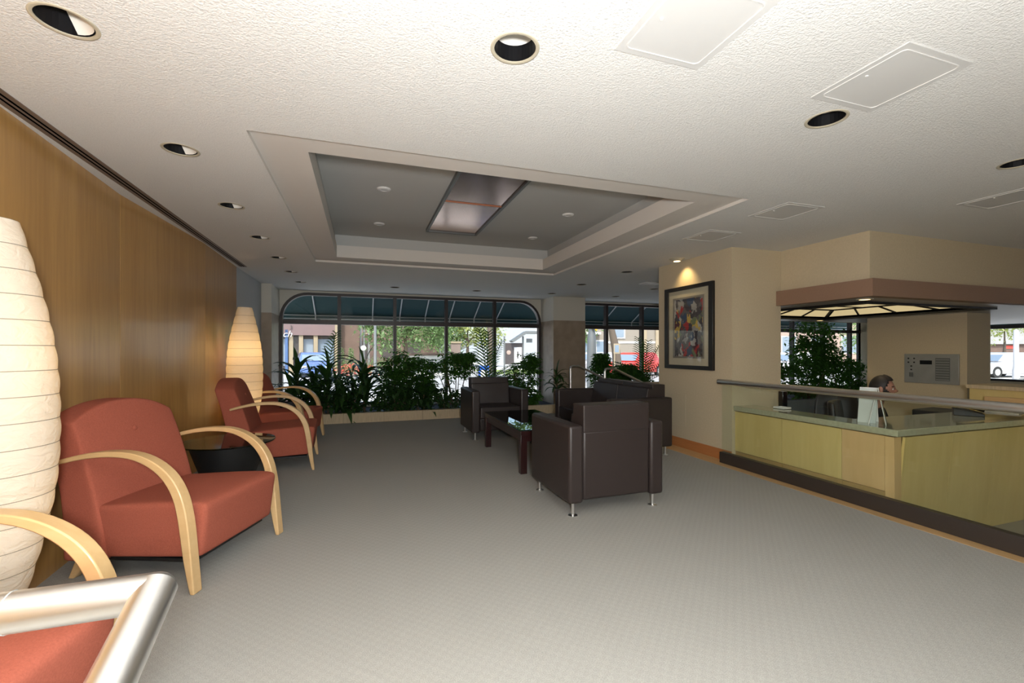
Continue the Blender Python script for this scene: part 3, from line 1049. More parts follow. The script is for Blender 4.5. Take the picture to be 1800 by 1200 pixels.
cb = thing('side_counter', (6.2, 1.2, LO), label='tall maple counter with pale top behind the reception desk', cat='counter')
MB().box(-0.02, 0.55, -0.02, 1.82, 1.09, 1.13).build('top', 'planter_stone', cb, bevel=0.003)
for k in range(3):
    MB().box(0.0, 0.03, k * 0.6 + 0.002, k * 0.6 + 0.598, 0, 1.09).build('front_panel', 'desk_wood', cb)
MB().box(0.03, 0.53, 0, 1.8, 0, 1.09).build('carcass', 'strip_wood', cb)
t = thing('letter_tray', (6.02, 2.35, LO + 1.0), label='slim wooden letter tray fixed to the tall maple counter', cat='tray')
MB().box(-0.2, 0.18, -0.35, 0.35, 0, 0.02).build('shelf', 'strip_wood', t)
MB().box(-0.2, -0.185, -0.35, 0.35, 0.02, 0.045).build('lip', 'strip_wood', t)

# things on the desk
DT = LO + DH


def sign_holder(loc, rz, label, w, h, lean):
    t = thing('sign_holder', loc, rz, label, 'sign holder')
    mm = MB()
    # leaning sheet (x = depth, y = width)
    b = 0.004
    mm.prism([(0, 0), (b, 0), (lean + b, h), (lean, h)], 'y', -w / 2, w / 2)
    mm.build('sheet', 'paper', t)
    MB().prism([(-0.004, 0), (0.0, 0), (lean, h * 0.98), (lean - 0.004, h * 0.98)], 'y', -w / 2 - 0.004, w / 2 + 0.004).build('acrylic_front', 'acrylic', t)
    MB().prism([(lean + 0.006, h * 0.96), (lean + 0.01, h * 0.96), (lean * 2 + 0.012, 0), (lean * 2 + 0.006, 0)], 'y', -w / 2 + 0.01, w / 2 - 0.01).build('back_leg', 'paper', t)
    return t


sign_holder((3.925, 2.555, DT), R(20), 'white paper sign in an easel holder on the desk corner', 0.12, 0.285, 0.065)
sign_holder((3.965, 2.43, DT), R(120), 'clear sign holder turned edge-on on the desk corner beside the white sign', 0.11, 0.29, 0.05)
t = thing('business_card_tray', (4.03, 3.42, DT), label='small clear tray on the counter end next to the column', cat='tray')
MB().box(-0.05, 0.05, -0.06, 0.06, 0, 0.006).build('base', 'acrylic', t)
MB().ring(rect(-0.05, 0.05, -0.06, 0.06), rect(-0.046, 0.046, -0.056, 0.056), 'z', 0.006, 0.02).build('rim', 'plastic_white', t)
t = thing('black_upright', (4.355, 3.69, LO), R(-8), 'slim black upright on an added post next to the column behind the desk', 'post')  # post and foot plate added as a support to carry the black head
MB().box(-0.025, 0.025, -0.025, 0.025, 0.02, 1.02).build('upright', 'black', t, bevel=0.004)
MB().box(-0.03, 0.03, -0.035, 0.03, 0.86, 1.05).build('head', 'black_gloss', t, bevel=0.006)
MB().cyl((0, 0), 0.06, 0.0, 0.02, 20).build('foot_plate', 'black', t)
t = thing('paper_sheaf', (5.80, 2.55, DT), R(10), 'loose white papers on the counter under the handrail', 'paper')
MB().box(-0.1, 0.1, -0.12, 0.12, 0, 0.008).build('sheets', 'paper', t)
o = MB().box(-0.09, 0.1, -0.11, 0.12, 0.0085, 0.016).build('top_sheet', 'plastic_white', t)
o.rotation_euler = (0, 0, R(12))
t = thing('desk_telephone', (5.25, 2.55, DT), R(-60), 'black desk telephone on the counter beside the man', 'telephone')
MB().prism([(-0.1, 0), (0.1, 0), (0.1, 0.025), (-0.1, 0.07)], 'y', -0.09, 0.09).build('body', 'black', t, bevel=0.004)
MB().tube([(-0.08, -0.06, 0.09), (-0.02, -0.06, 0.085), (0.05, -0.06, 0.07), (0.1, -0.06, 0.06)], [0.022, 0.014, 0.014, 0.022], 10).build('handset', 'black', t, smooth=60)
t = thing('desk_printer', (5.62, 2.95, LO + 0.73), R(5), 'low black printer behind the counter right of the man', 'printer')
MB().box(-0.2, 0.2, -0.15, 0.15, 0, 0.16).build('body', 'black', t, bevel=0.012)
MB().box(-0.17, 0.17, -0.16, -0.15, 0.03, 0.09).build('paper_slot', 'black_gloss', t)

# office chairs and the man


def office_chair(loc, rz, label):
    t = thing('office_chair', loc, rz, label, 'chair')

    def f_back(a, b, c):
        z = 0.52 + (c * 0.5 + 0.5) * 0.46
        w = 0.23 * (1 - 0.18 * abs(c) ** 2)
        return (-0.22 + a * 0.03 - 0.05 * (1 - b * b) - 0.05 * (c * 0.5 + 0.5), b * w, z)
    softbox([-1, 1], [-1, -0.85, 0, 0.85, 1], [-1, -0.85, 0, 0.85, 1], f_back).build('backrest', 'black', t, sub=2)
    softbox([-1, -0.85, 0, 0.85, 1], [-1, -0.85, 0, 0.85, 1], [-1, 1], lambda a, b, c: (a * 0.23, b * 0.23, 0.44 + c * 0.035)).build('seat', 'black', t, sub=2)
    MB().tube([(0, 0, 0.08), (0, 0, 0.41)], 0.028, 12).build('gas_lift', 'black', t, smooth=60)
    MB().tube([(-0.1, 0, 0.42), (-0.26, 0, 0.44), (-0.27, 0, 0.6)], 0.02, 8).build('back_bracket', 'black', t)
    for k in range(5):
        a = k * 2 * pi / 5
        MB().tube([(0, 0, 0.09), (0.28 * cos(a), 0.28 * sin(a), 0.065)], [0.025, 0.015], 8).build('leg', 'black', t)
        MB().sphere((0.28 * cos(a), 0.28 * sin(a), 0.028), 0.028, 10, 8).build('castor', 'black', t, smooth=180)
    return t


MAN = (4.735, 3.06, LO)
office_chair((5.10, 3.64, LO), R(215), 'empty black office chair behind the desk, left of the man')
office_chair(MAN, R(-64), 'black office chair the seated man sits on')


def skin_mesh(name, verts, edges, radii, root, sub=2):
    me = bpy.data.meshes.new(name)
    me.from_pydata(verts, edges, [])
    o = bpy.data.objects.new(name, me)
    C.objects.link(o)
    sk = o.modifiers.new('skin', 'SKIN')
    sk.use_smooth_shade = True
    for i, r in enumerate(radii):
        me.skin_vertices[0].data[i].radius = r if isinstance(r, tuple) else (r, r)
        me.skin_vertices[0].data[i].use_root = (i == root)
    ss = o.modifiers.new('sub', 'SUBSURF')
    ss.levels = sub
    ss.render_levels = sub
    dg = bpy.context.evaluated_depsgraph_get()
    ev = o.evaluated_get(dg)
    nm = bpy.data.meshes.new_from_object(ev)
    bpy.data.objects.remove(o)
    return nm


man = thing('person', MAN, R(-64), 'seated man with dark hair and beard in dark shirt behind the desk', 'person')
# local: x forward, y left; z from lower floor. seat at 0.48
V, Ed, Rd = [], [], []


def jv(p, r, parent=None):
    V.append(p)
    Rd.append(r)
    if parent is not None:
        Ed.append((parent, len(V) - 1))
    return len(V) - 1


pel = jv((0.0, 0, 0.56), (0.15, 0.12))
sp1 = jv((0.01, 0, 0.70), (0.14, 0.11), pel)
sp2 = jv((0.03, 0, 0.84), (0.155, 0.115), sp1)
nk = jv((0.05, 0, 0.945), (0.07, 0.065), sp2)
hd0 = jv((0.07, 0, 1.01), 0.052, nk)
hd1 = jv((0.085, 0, 1.07), 0.05, hd0)
HANDS = []
for s_ in (1, -1):
    sh = jv((0.04, s_ * 0.17, 0.885), 0.062, sp2)
    el = jv((0.12, s_ * 0.24, 0.66), 0.045, sh)
    wr = jv((0.34, s_ * 0.17, 0.735), 0.029, el)
    pm = jv((0.41, s_ * 0.155, 0.745), (0.036, 0.02), wr)
    HANDS.append((s_, (0.41, s_ * 0.155, 0.745)))
    hp = jv((0.05, s_ * 0.09, 0.53), 0.085, pel)
    kn = jv((0.44, s_ * 0.11, 0.52), 0.06, hp)
    an = jv((0.42, s_ * 0.11, 0.09), 0.04, kn)
    to = jv((0.56, s_ * 0.12, 0.035), 0.035, an)
body = skin_mesh('body', V, Ed, Rd, 0)
# head and fingers joined into the same body mesh
hm = MB()


def head_pt(th, ph):
    """th: azimuth (0 = face), ph: -pi/2..pi/2"""
    x, y, z = cos(ph) * cos(th), cos(ph) * sin(th), sin(ph)
    hx, hy, hz = 0.098, 0.076, 0.118
    if x > 0:
        hx = 0.092
    px, py, pz = x * hx, y * hy, z * hz
    if z < 0:
        py *= 1 + 0.28 * z
        px *= 1 + (0.12 * z if x > 0 else 0.38 * z)
    if x > 0:
        a = abs(y)
        nose = math.exp(-((z + 0.14) / 0.13) ** 2 - (a / 0.17) ** 2)
        px += 0.03 * nose
        brow = math.exp(-((z - 0.17) / 0.09) ** 2 - (a / 0.5) ** 2)
        px += 0.007 * brow
        eye = math.exp(-((z - 0.03) / 0.08) ** 2 - ((a - 0.36) / 0.14) ** 2)
        px -= 0.010 * eye
        lips = math.exp(-((z + 0.47) / 0.07) ** 2 - (a / 0.3) ** 2)
        px += 0.010 * lips
        chin = math.exp(-((z + 0.82) / 0.15) ** 2 - (a / 0.4) ** 2)
        px += 0.016 * chin
    return (px, py, pz)


HC = (0.105, 0, 1.125)
NT, NP = 40, 28
hv = []
for j in range(1, NP):
    ph = -pi / 2 + pi * j / NP
    for i in range(NT):
        p = head_pt(2 * pi * i / NT, ph)
        hv.append((HC[0] + p[0], HC[1] + p[1], HC[2] + p[2]))
pb, ptp = head_pt(0, -pi / 2), head_pt(0, pi / 2)
hv += [(HC[0] + pb[0], 0, HC[2] + pb[2]), (HC[0] + ptp[0], 0, HC[2] + ptp[2])]
hf = []
for j in range(NP - 2):
    for i in range(NT):
        k = (i + 1) % NT
        hf.append((j * NT + i, j * NT + k, (j + 1) * NT + k, (j + 1) * NT + i))
nb_ = len(hv)
for i in range(NT):
    hf.append((nb_ - 2, (i + 1) % NT, i))
    hf.append((nb_ - 1, (NP - 2) * NT + i, (NP - 2) * NT + (i + 1) % NT))
hm.add(hv, hf)
for s_ in (1, -1):        # ears
    hm.sphere((HC[0] - 0.005, s_ * 0.078, HC[2] - 0.005), 0.032, 10, 8, (0.62, 0.35, 1.0))
for s_, p in HANDS:
    px, py, pz = p
    for q, (off, ln) in enumerate(((-0.027, 0.062), (-0.009, 0.074), (0.009, 0.078), (0.027, 0.070))):
        y = py - s_ * 0 + off
        hm.tube([(px + 0.01, y, pz), (px + 0.01 + ln * 0.5, y, pz - 0.004), (px + 0.01 + ln * 0.85, y, pz - 0.02), (px + 0.01 + ln, y, pz - 0.035)],
                [0.0095, 0.009, 0.008, 0.006], 8)
    hm.tube([(px - 0.02, py - s_ * 0.02, pz), (px + 0.01, py - s_ * 0.052, pz - 0.006), (px + 0.035, py - s_ * 0.058, pz - 0.012)], [0.011, 0.010, 0.007], 8)
hmesh = hm.mesh('head')
bm = bmesh.new()
bm.from_mesh(body)
bm.from_mesh(hmesh)
bm.to_mesh(body)
bm.free()
body.materials.clear()
body.materials.append(MAT['skin'])
body.shade_smooth()
link('body', body, 'skin', man)
# hair cap
hair = MB()


def hair_keep(th, ph):
    a = abs((th + pi) % (2 * pi) - pi)      # 0 face .. pi back
    line = R(38) if a < R(50) else R(38 - (a / pi * 180 - 50) * 1.35) if a < R(95) else R(-32)
    return ph > line


hid = {}


def hvid(i, j):
    i %= NT
    if (i, j) not in hid:
        th, ph = 2 * pi * i / NT, -pi / 2 + pi * j / NP
        p = head_pt(th, ph)
        k = 1.085 + 0.05 * max(0, sin(ph)) + (0.05 if abs((th + pi) % (2 * pi) - pi) < R(40) and ph > R(40) else 0)
        hid[(i, j)] = len(hair.v)
        hair.v.append((HC[0] + p[0] * k, p[1] * k, HC[2] + p[2] * k))
    return hid[(i, j)]


for j in range(1, NP):
    for i in range(NT):
        if hair_keep(2 * pi * (i + 0.5) / NT, -pi / 2 + pi * (j + 0.5) / NP):
            if j == NP - 1:
                pass
            else:
                hair.f.append((hvid(i, j), hvid(i + 1, j), hvid(i + 1, j + 1), hvid(i, j + 1)))
top_i = len(hair.v)
hair.v.append((HC[0], 0, HC[2] + 0.118 * 1.13))
for i in range(NT):
    hair.f.append((top_i, hvid(i, NP - 1), hvid(i + 1, NP - 1)))
ho = hair.build('hair', 'hair', man, smooth=180)
sd = ho.modifiers.new('solid', 'SOLIDIFY')
sd.thickness = 0.012
sd.offset = -1
beard = MB()
bid = {}


def bvid(i, j):
    i %= NT
    if (i, j) not in bid:
        p = head_pt(2 * pi * i / NT, -pi / 2 + pi * j / NP)
        bid[(i, j)] = len(beard.v)
        beard.v.append((HC[0] + p[0] * 1.035, p[1] * 1.04, HC[2] + p[2] * 1.02))
    return bid[(i, j)]


for j in range(2, NP):
    for i in range(NT):
        th = 2 * pi * (i + 0.5) / NT
        a = abs((th + pi) % (2 * pi) - pi)
        ph = -pi / 2 + pi * (j + 0.5) / NP
        lip = a < R(16) and R(-29) < ph < R(-22)
        if a < R(85) and R(-72) < ph < (R(-17) if a < R(40) else R(-17) + (a - R(40)) * 0.6) and not lip:
            beard.f.append((bvid(i, j), bvid(i + 1, j), bvid(i + 1, j + 1), bvid(i, j + 1)))
beard.build('beard', 'hair', man, smooth=180)
for s_ in (1, -1):
    e = MB().sphere((HC[0] + 0.076, s_ * 0.029, HC[2] + 0.005), 0.0105, 12, 8).build('eye', 'eye_white', man, smooth=180)
    MB().sphere((HC[0] + 0.085, s_ * 0.0285, HC[2] + 0.005), 0.0052, 8, 6).build('iris', 'black', e, smooth=180)
    MB().tube([(HC[0] + 0.088, s_ * 0.014, HC[2] + 0.025), (HC[0] + 0.084, s_ * 0.035, HC[2] + 0.029), (HC[0] + 0.072, s_ * 0.048, HC[2] + 0.024)], [0.0035, 0.0045, 0.002], 6).build('eyebrow', 'hair', man)
# shirt over the torso
V, Ed, Rd = [], [], []
a0 = jv((0.0, 0, 0.53), (0.175, 0.14))
a1 = jv((0.01, 0, 0.70), (0.165, 0.135), a0)
a2 = jv((0.03, 0, 0.845), (0.178, 0.138), a1)
a3 = jv((0.045, 0, 0.94), (0.095, 0.085), a2)
for s_ in (1, -1):
    b0 = jv((0.04, s_ * 0.175, 0.885), 0.082, a2)
    b1 = jv((0.12, s_ * 0.245, 0.66), 0.064, b0)
    b2 = jv((0.30, s_ * 0.185, 0.722), 0.046, b1)
sm_ = skin_mesh('shirt', V, Ed, Rd, 0)
sm_.materials.clear()
link('shirt', sm_, 'shirt', man)
V, Ed, Rd = [], [], []
a0 = jv((0.0, 0, 0.55), (0.17, 0.13))
for s_ in (1, -1):
    b0 = jv((0.06, s_ * 0.09, 0.535), 0.095, a0)
    b1 = jv((0.44, s_ * 0.11, 0.525), 0.075, b0)
    b2 = jv((0.42, s_ * 0.11, 0.12), 0.06, b1)
tm_ = skin_mesh('trousers', V, Ed, Rd, 0)
tm_.materials.clear()
link('trousers', tm_, 'trousers', man)
for s_ in (1, -1):
    softbox([-1, -0.8, 0, 0.8, 1], [-1, -0.8, 0.8, 1], [-1, 1], lambda a, b, c, s=s_: (0.47 + a * 0.14, s * 0.115 + b * 0.045, 0.045 + c * (0.045 if a < 0 else 0.04))).build('shoe', 'black', man, sub=1)

# ================================================================ red armchairs


def make_red_chair():
    t = thing('armchair', (0, 0, 0))
    # seat: boxy cushion, front leaning out at the top, underside rising forward
    def f_seat(a, b, c):
        u = a * 0.5 + 0.5
        zt = 0.385 + 0.055 * u - 0.02 * max(0, a) ** 6
        zb = 0.125 + 0.02 * u
        w = c * 0.5 + 0.5
        x = -0.36 + u * 0.75 + 0.035 * w * u
        dome = 0.012 * (1 - a * a) * (1 - b * b) if c > 0.9 else 0
        return (x, b * (0.305 + 0.004 * c), zb + w * (zt - zb) + dome)
    softbox([-1, -0.5, 0, 0.5, 0.82, 1], [-1, -0.86, -0.4, 0.4, 0.86, 1], [-1, -0.85, 0, 0.68, 1], f_seat).build('seat', 'red_fabric', t, sub=2)

    def f_back(a, b, c):
        w = c * 0.5 + 0.5
        ztop = 0.925 - 0.105 * abs(b) ** 2.6
        z = 0.115 + w * (ztop - 0.115)
        xc = -0.225 - 0.15 * w ** 1.6
        th = 0.115 - 0.035 * w ** 2
        dish = 0.02 * (1 - b * b) * (1 if a > 0 else 0.4)
        bow = -0.03 * sin(pi * min(1, w * 1.1)) if a < 0 else 0
        return (xc + a * th - dish * w - bow * 0.6 - 0.0, b * (0.325 - 0.012 * w), z)
    bk_ = softbox([-1, -0.5, 0.5, 1], [-1, -0.93, -0.55, 0, 0.55, 0.93, 1], [-1, -0.9, -0.5, 0, 0.5, 0.85, 0.95, 1], f_back).build('backrest', 'red_fabric', t, sub=2)
    bt = MB().sphere((-0.252, 0.0, 0.745), 0.017, 14, 8, (0.55, 1, 1)).build('button', 'red_fabric', bk_, smooth=180)
    prof = [(-0.315, 0.632, 0.020), (-0.24, 0.652, 0.024), (-0.14, 0.672, 0.026), (-0.03, 0.682, 0.028), (0.08, 0.676, 0.031), (0.17, 0.648, 0.036),
            (0.245, 0.600, 0.041), (0.298, 0.540, 0.045), (0.333, 0.470, 0.047), (0.354, 0.390, 0.048), (0.368, 0.30, 0.047), (0.380, 0.20, 0.043),
            (0.392, 0.11, 0.036), (0.403, 0.04, 0.028), (0.410, 0.0, 0.021)]
    fine = []
    for i in range(len(prof) - 1):
        p0, p1, p2, p3 = prof[max(i - 1, 0)], prof[i], prof[i + 1], prof[min(i + 2, len(prof) - 1)]
        for q in range(3):
            u = q / 3
            fine.append(tuple(0.5 * (2 * b_ + (c_ - a_) * u + (2 * a_ - 5 * b_ + 4 * c_ - d_) * u * u + (3 * b_ - a_ - 3 * c_ + d_) * u ** 3)
                              for a_, b_, c_, d_ in zip(p0, p1, p2, p3)))
    prof = fine + [prof[-1]]
    for s_ in (1, -1):
        mm = MB()
        yo, yi = s_ * 0.385, s_ * 0.328
        n = len(prof)
        for i, (x, z, th) in enumerate(prof):
            a = Vector((prof[max(i - 1, 0)][0], prof[max(i - 1, 0)][1]))
            b = Vector((prof[min(i + 1, n - 1)][0], prof[min(i + 1, n - 1)][1]))
            d = (b - a).normalized()
            nx, nz = d.y * -1, d.x
            if i == n - 1:
                nx, nz = 1, 0
            if nz < 0 or (i == n - 1):
                pass
            ox, oz = -nx, -nz
            mm.v += [(x - ox * th * 0.5, yo, z - oz * th * 0.5), (x - ox * th * 0.5, yi, z - oz * th * 0.5),
                     (x + ox * th * 0.5, yi, z + oz * th * 0.5), (x + ox * th * 0.5, yo, z + oz * th * 0.5)]
        # last ring flat on the floor
        k = 4 * (n - 1)
        for q, sx in enumerate((1, 1, -1, -1)):
            mm.v[k + q] = (0.410 + sx * 0.0105, mm.v[k + q][1], 0.0)
        for i in range(n - 1):
            for q in range(4):
                r_ = (q + 1) % 4
                mm.f.append((4 * i + q, 4 * i + r_, 4 * i + 4 + r_, 4 * i + 4 + q))
        mm.f += [(0, 1, 2, 3), (k, k + 3, k + 2, k + 1)]
        mm.build('arm', 'arm_wood', t, smooth=50, bevel=0.005)
        MB().prism([(-0.30, 0.15), (-0.20, 0.15), (-0.335, 0.0), (-0.365, 0.0)], 'y', s_ * 0.27, s_ * 0.225).build('rear_leg', 'arm_wood', t, bevel=0.004)
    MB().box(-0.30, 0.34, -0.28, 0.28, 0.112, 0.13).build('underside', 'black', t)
    return t


rc = make_red_chair()
RED = [((-1.025, 3.08, 0), -22, 'rust red armchair with bentwood maple arms, nearest one fully in view'),
       ((-0.885, 5.24, 0), 2, 'rust red armchair with maple arms in front of the far paper lamp'),
       ((-0.99, 6.57, 0), -12, 'rust red armchair with maple arms nearest the planter'),
       ((-1.19, 1.50, 0), -10, 'rust red armchair half hidden under the near steel handrail')]
for i, (loc, a, lab) in enumerate(RED):
    o = rc if i == 0 else copy_tree(rc)
    o.location = loc
    o.rotation_euler = (0, 0, R(a))
    tag(o, lab, 'armchair', 'rust red armchairs along the wood wall')

# ================================================================ paper floor lamps


def paper_lamp(loc, label, power):
    t = thing('paper_floor_lamp', loc, 0, label, 'floor lamp', 'tall white paper floor lamps')
    pts = [(0.06, 0.06), (0.20, 0.085), (0.375, 0.125), (0.475, 0.150), (0.66, 0.178), (0.80, 0.187), (0.95, 0.188), (1.13, 0.182), (1.28, 0.165), (1.43, 0.137), (1.56, 0.108), (1.70, 0.074)]

    def rad(z):
        for (za, ra), (zb, rb) in zip(pts[:-1], pts[1:]):
            if za <= z <= zb:
                u = (z - za) / (zb - za)
                return ra + (rb - ra) * u
        return pts[-1][1]

    def sr(z):
        return sum(rad(min(1.70, max(0.06, z + d))) for d in (-0.08, -0.04, 0, 0.04, 0.08)) / 5 if 0.15 < z < 1.62 else rad(z)
    rings = [0.06 + 1.64 * i / 17 for i in range(18)]
    prof = []
    for a, b in zip(rings[:-1], rings[1:]):
        for q in range(5):
            u = q / 5
            z = a + (b - a) * u
            prof.append((sr(z) + 0.0045 * (sin(pi * u) - 0.5), z))
    prof.append((sr(1.70), 1.70))
    MB().lathe(prof, n=56).build('paper_shade', 'lamp_paper', t, smooth=180)
    for z in rings:
        rr = sr(z) - 0.002
        n = 40
        path = [(rr * cos(2 * pi * k / n), rr * sin(2 * pi * k / n), z) for k in range(n + 1)]
        MB().tube(path, 0.0016, 5, False).build('wire_hoop', 'cream_trim', t)
    for k in range(3):
        a = 2 * pi * k / 3 + 0.4
        MB().tube([(0.05 * cos(a), 0.05 * sin(a), 0.08), (0.085 * cos(a), 0.085 * sin(a), 0.0)], 0.005, 6).build('foot', 'steel', t)
    for z, e in ((0.55, 0.8), (1.1, 1.2)):
        MB().sphere((0, 0, z), 0.03, 12, 8).build('bulb', 'lamp_glow', t, smooth=180)
        d = bpy.data.lights.new('lamp_bulb', 'POINT')
        d.energy = power * e
        d.color = (1.0, 0.72, 0.40)
        d.shadow_soft_size = 0.035
        l = bpy.data.objects.new('lamp_bulb', d)
        C.objects.link(l)
        l.parent = t
        l.location = (0, 0, z + 0.09)
    MB().tube([(0, 0, 0.05), (0, 0, 1.1)], 0.005, 6).build('stem', 'steel', t)


paper_lamp((-1.345, 2.255, 0), 'tall white paper floor lamp at the left picture edge', 0.45)
paper_lamp((-1.31, 6.0, 0), 'glowing paper floor lamp between the two far red armchairs', 1.5)

# ================================================================ side tables


def side_table(loc, label, r, h):
    t = thing('side_table', loc, 0, label, 'side table', 'round glass-topped side tables')
    MB().cyl((0, 0), r, h - 0.012, h, 56).build('glass_top', 'glass_table', t, bevel=0.003)
    MB().lathe([(0.0, h - 0.0125), (r * 0.8, h - 0.0125), (r * 0.8, h - 0.03), (r * 0.42, 0.02), (r * 0.45, 0.0), (0, 0)], n=48).build('conical_base', 'black', t, smooth=40)


side_table((-1.05, 4.27, 0), 'round side table with dark glass top and black conical base between armchairs', 0.345, 0.45)
side_table((-1.00, 7.33, 0), 'small black side table beside the planter behind the farthest armchair', 0.26, 0.47)

# ================================================================ leather seating


def cushion(x0, x1, y0, y1, z0, z1, puff=0.012):
    def f(a, b, c):
        p = puff * (1 - a * a) * (1 - b * b)
        return (x0 + (x1 - x0) * (a * 0.5 + 0.5), y0 + (y1 - y0) * (b * 0.5 + 0.5), z0 + (z1 - z0) * (c * 0.5 + 0.5) + (p if c > 0.99 else 0))
    g = [-1, -0.92, 0, 0.92, 1]
    return softbox(g, g, [-1, -0.8, 0.8, 1], f)


def tilt_cushion(x0, x1, y0, y1, z0, z1, lean):
    def f(a, b, c):
        w = c * 0.5 + 0.5
        bulge = 0.015 * (1 - b * b) * (1 - c * c)
        return (x0 + (x1 - x0) * (a * 0.5 + 0.5) - lean * w + (bulge if a > 0.99 else 0), y0 + (y1 - y0) * (b * 0.5 + 0.5), z0 + (z1 - z0) * w)
    return softbox([-1, -0.75, 0.75, 1], [-1, -0.94, 0, 0.94, 1], [-1, -0.9, 0, 0.9, 1], f)


def leather_leg(t, x, y):
    l = MB()
    l.lathe([(0.0, 0.0), (0.034, 0.0), (0.034, 0.004), (0.012, 0.010), (0.0115, 0.10)], (x, y), 20)
    l.build('leg', 'chrome', t, smooth=50)


def make_leather_seat(name, n_seat, width, depth):
    t = thing(name, (0, 0, 0))
    hw, hd, aw = width / 2, depth / 2, 0.115
    for s_ in (1, -1):
        y0, y1 = sorted((s_ * hw, s_ * (hw - aw)))
        MB().box(-hd, hd, y0, y1, 0.10, 0.66).build('arm', 'leather', t, bevel=0.022, seg=3)
        for x in (-hd + 0.06, hd - 0.06):
            leather_leg(t, x, s_ * (hw - aw / 2))
    iw = hw - aw
    MB().box(-hd + 0.012, -hd + 0.13, -iw + 0.002, iw - 0.002, 0.115, 0.615).build('back_panel', 'leather', t, bevel=0.02, seg=3)
    MB().box(-hd + 0.13, hd - 0.03, -iw + 0.002, iw - 0.002, 0.115, 0.285).build('seat_base', 'leather', t, bevel=0.015)
    w = 2 * iw / n_seat
    for k in range(n_seat):
        a, b = -iw + k * w + 0.004, -iw + (k + 1) * w - 0.004
        cushion(-hd + 0.14, hd - 0.005, a, b, 0.285, 0.43).build('seat_cushion', 'leather', t, sub=2)
        tilt_cushion(-hd + 0.012, -hd + 0.185, a, b, 0.60 if n_seat == 1 else 0.43, 0.80, 0.0 if n_seat == 1 else -0.0).build('back_cushion', 'leather', t, sub=2)
        if n_seat == 1:
            tilt_cushion(-hd + 0.14, -hd + 0.26, a, b, 0.42, 0.72, 0.05).build('lumbar_cushion', 'leather', t, sub=2)
        else:
            tilt_cushion(-hd + 0.19, -hd + 0.30, a, b, 0.42, 0.76, 0.05).build('lumbar_cushion', 'leather', t, sub=2)
    return t


lc = make_leather_seat('club_chair', 1, 0.80, 0.74)
lc.location = (1.79, 3.25, 0)
lc.rotation_euler = (0, 0, R(90.5))
tag(lc, 'dark brown leather club chair with its back to the viewer', 'armchair', 'dark leather club chairs')
l2 = copy_tree(lc)
l2.location = (1.775, 6.13, 0)
l2.rotation_euler = (0, 0, R(-90))
tag(l2, 'dark leather club chair facing the viewer in front of the planter', 'armchair', 'dark leather club chairs')
sf = make_leather_seat('leather_sofa', 2, 1.50, 0.80)
sf.location = (2.96, 5.0, 0)
sf.rotation_euler = (0, 0, R(180))
tag(sf, 'dark leather two-seat sofa beside the picture column', 'sofa')

# coffee table
t = thing('coffee_table', (1.785, 4.73, 0), 0, 'low glass-topped coffee table with square dark red legs', 'coffee table')
MB().box(-0.345, 0.345, -0.68, 0.68, 0.418, 0.43).build('glass_top', 'glass_table', t, bevel=0.003)
MB().ring(rect(-0.335, 0.335, -0.67, 0.67), rect(-0.265, 0.265, -0.60, 0.60), 'z', 0.375, 0.4175).build('top_frame', 'dark_red_wood', t, bevel=0.003)
MB().box(-0.265, 0.265, -0.60, 0.60, 0.385, 0.405).build('inset_panel', 'black', t)
for x in (-0.30, 0.30):
    for y in (-0.635, 0.635):
        MB().box(x - 0.033, x + 0.033, y - 0.033, y + 0.033, 0, 0.375).build('leg', 'dark_red_wood', t, bevel=0.003)
for y in (-0.635, 0.635):
    MB().box(-0.267, 0.267, y - 0.015, y + 0.015, 0.31, 0.375).build('apron', 'dark_red_wood', t)
for x in (-0.30, 0.30):
    MB().box(x - 0.015, x + 0.015, -0.60, 0.60, 0.31, 0.375).build('apron', 'dark_red_wood', t)

# ================================================================ picture and its spot
t = thing('framed_picture', (3.745, 4.44, 1.473), 0, 'large abstract painting in black frame with cream mat on the column', 'picture')
h_, w_ = 0.505, 0.42


def rr(w, h):
    return [(-w, -h), (w, -h), (w, h), (-w, h)]


MB().ring(rr(w_, h_), rr(w_ - 0.068, h_ - 0.048), 'x', -0.035, 0.0).build('frame', 'frame_black', t, bevel=0.004)
MB().ring(rr(w_ - 0.068, h_ - 0.048), rr(0.27, 0.372), 'x', -0.016, -0.004).build('mat_board', 'mat_board', t)
MB().ring(rr(0.27, 0.372), rr(0.248, 0.35), 'x', -0.020, -0.004).build('inner_fillet', 'mat_board2', t)
MB().box(-0.012, -0.004, -0.248, 0.248, -0.35, 0.35).build('canvas', 'painting', t)
MB().box(-0.024, -0.022, -w_ + 0.066, w_ - 0.066, -h_ + 0.046, h_ - 0.046).build('glass', 'glass_picture', t)
t = thing('picture_spotlight', (3.60, 4.48, CZ), 0, 'small surface spotlight on the ceiling above the framed picture', 'ceiling light')
MB().lathe([(0.0, -0.03), (0.05, -0.03), (0.06, -0.018), (0.085, -0.008), (0.09, 0.0)], n=30).build('housing', 'trim_beige', t, smooth=50)
MB().cyl((0, 0), 0.038, -0.034, -0.030, 20).build('lens', 'lamp_glow', t)
d = bpy.data.lights.new('picture_spot', 'SPOT')
d.energy = 9
d.spot_size = R(95)
d.spot_blend = 0.9
d.color = (1, 0.70, 0.32)
d.shadow_soft_size = 0.03
l = bpy.data.objects.new('picture_spot', d)
C.objects.link(l)
l.parent = t
l.location = (0, 0, -0.05)
l.rotation_euler = (0, R(-28), 0)

# ================================================================ plants
rng = random.Random(7)


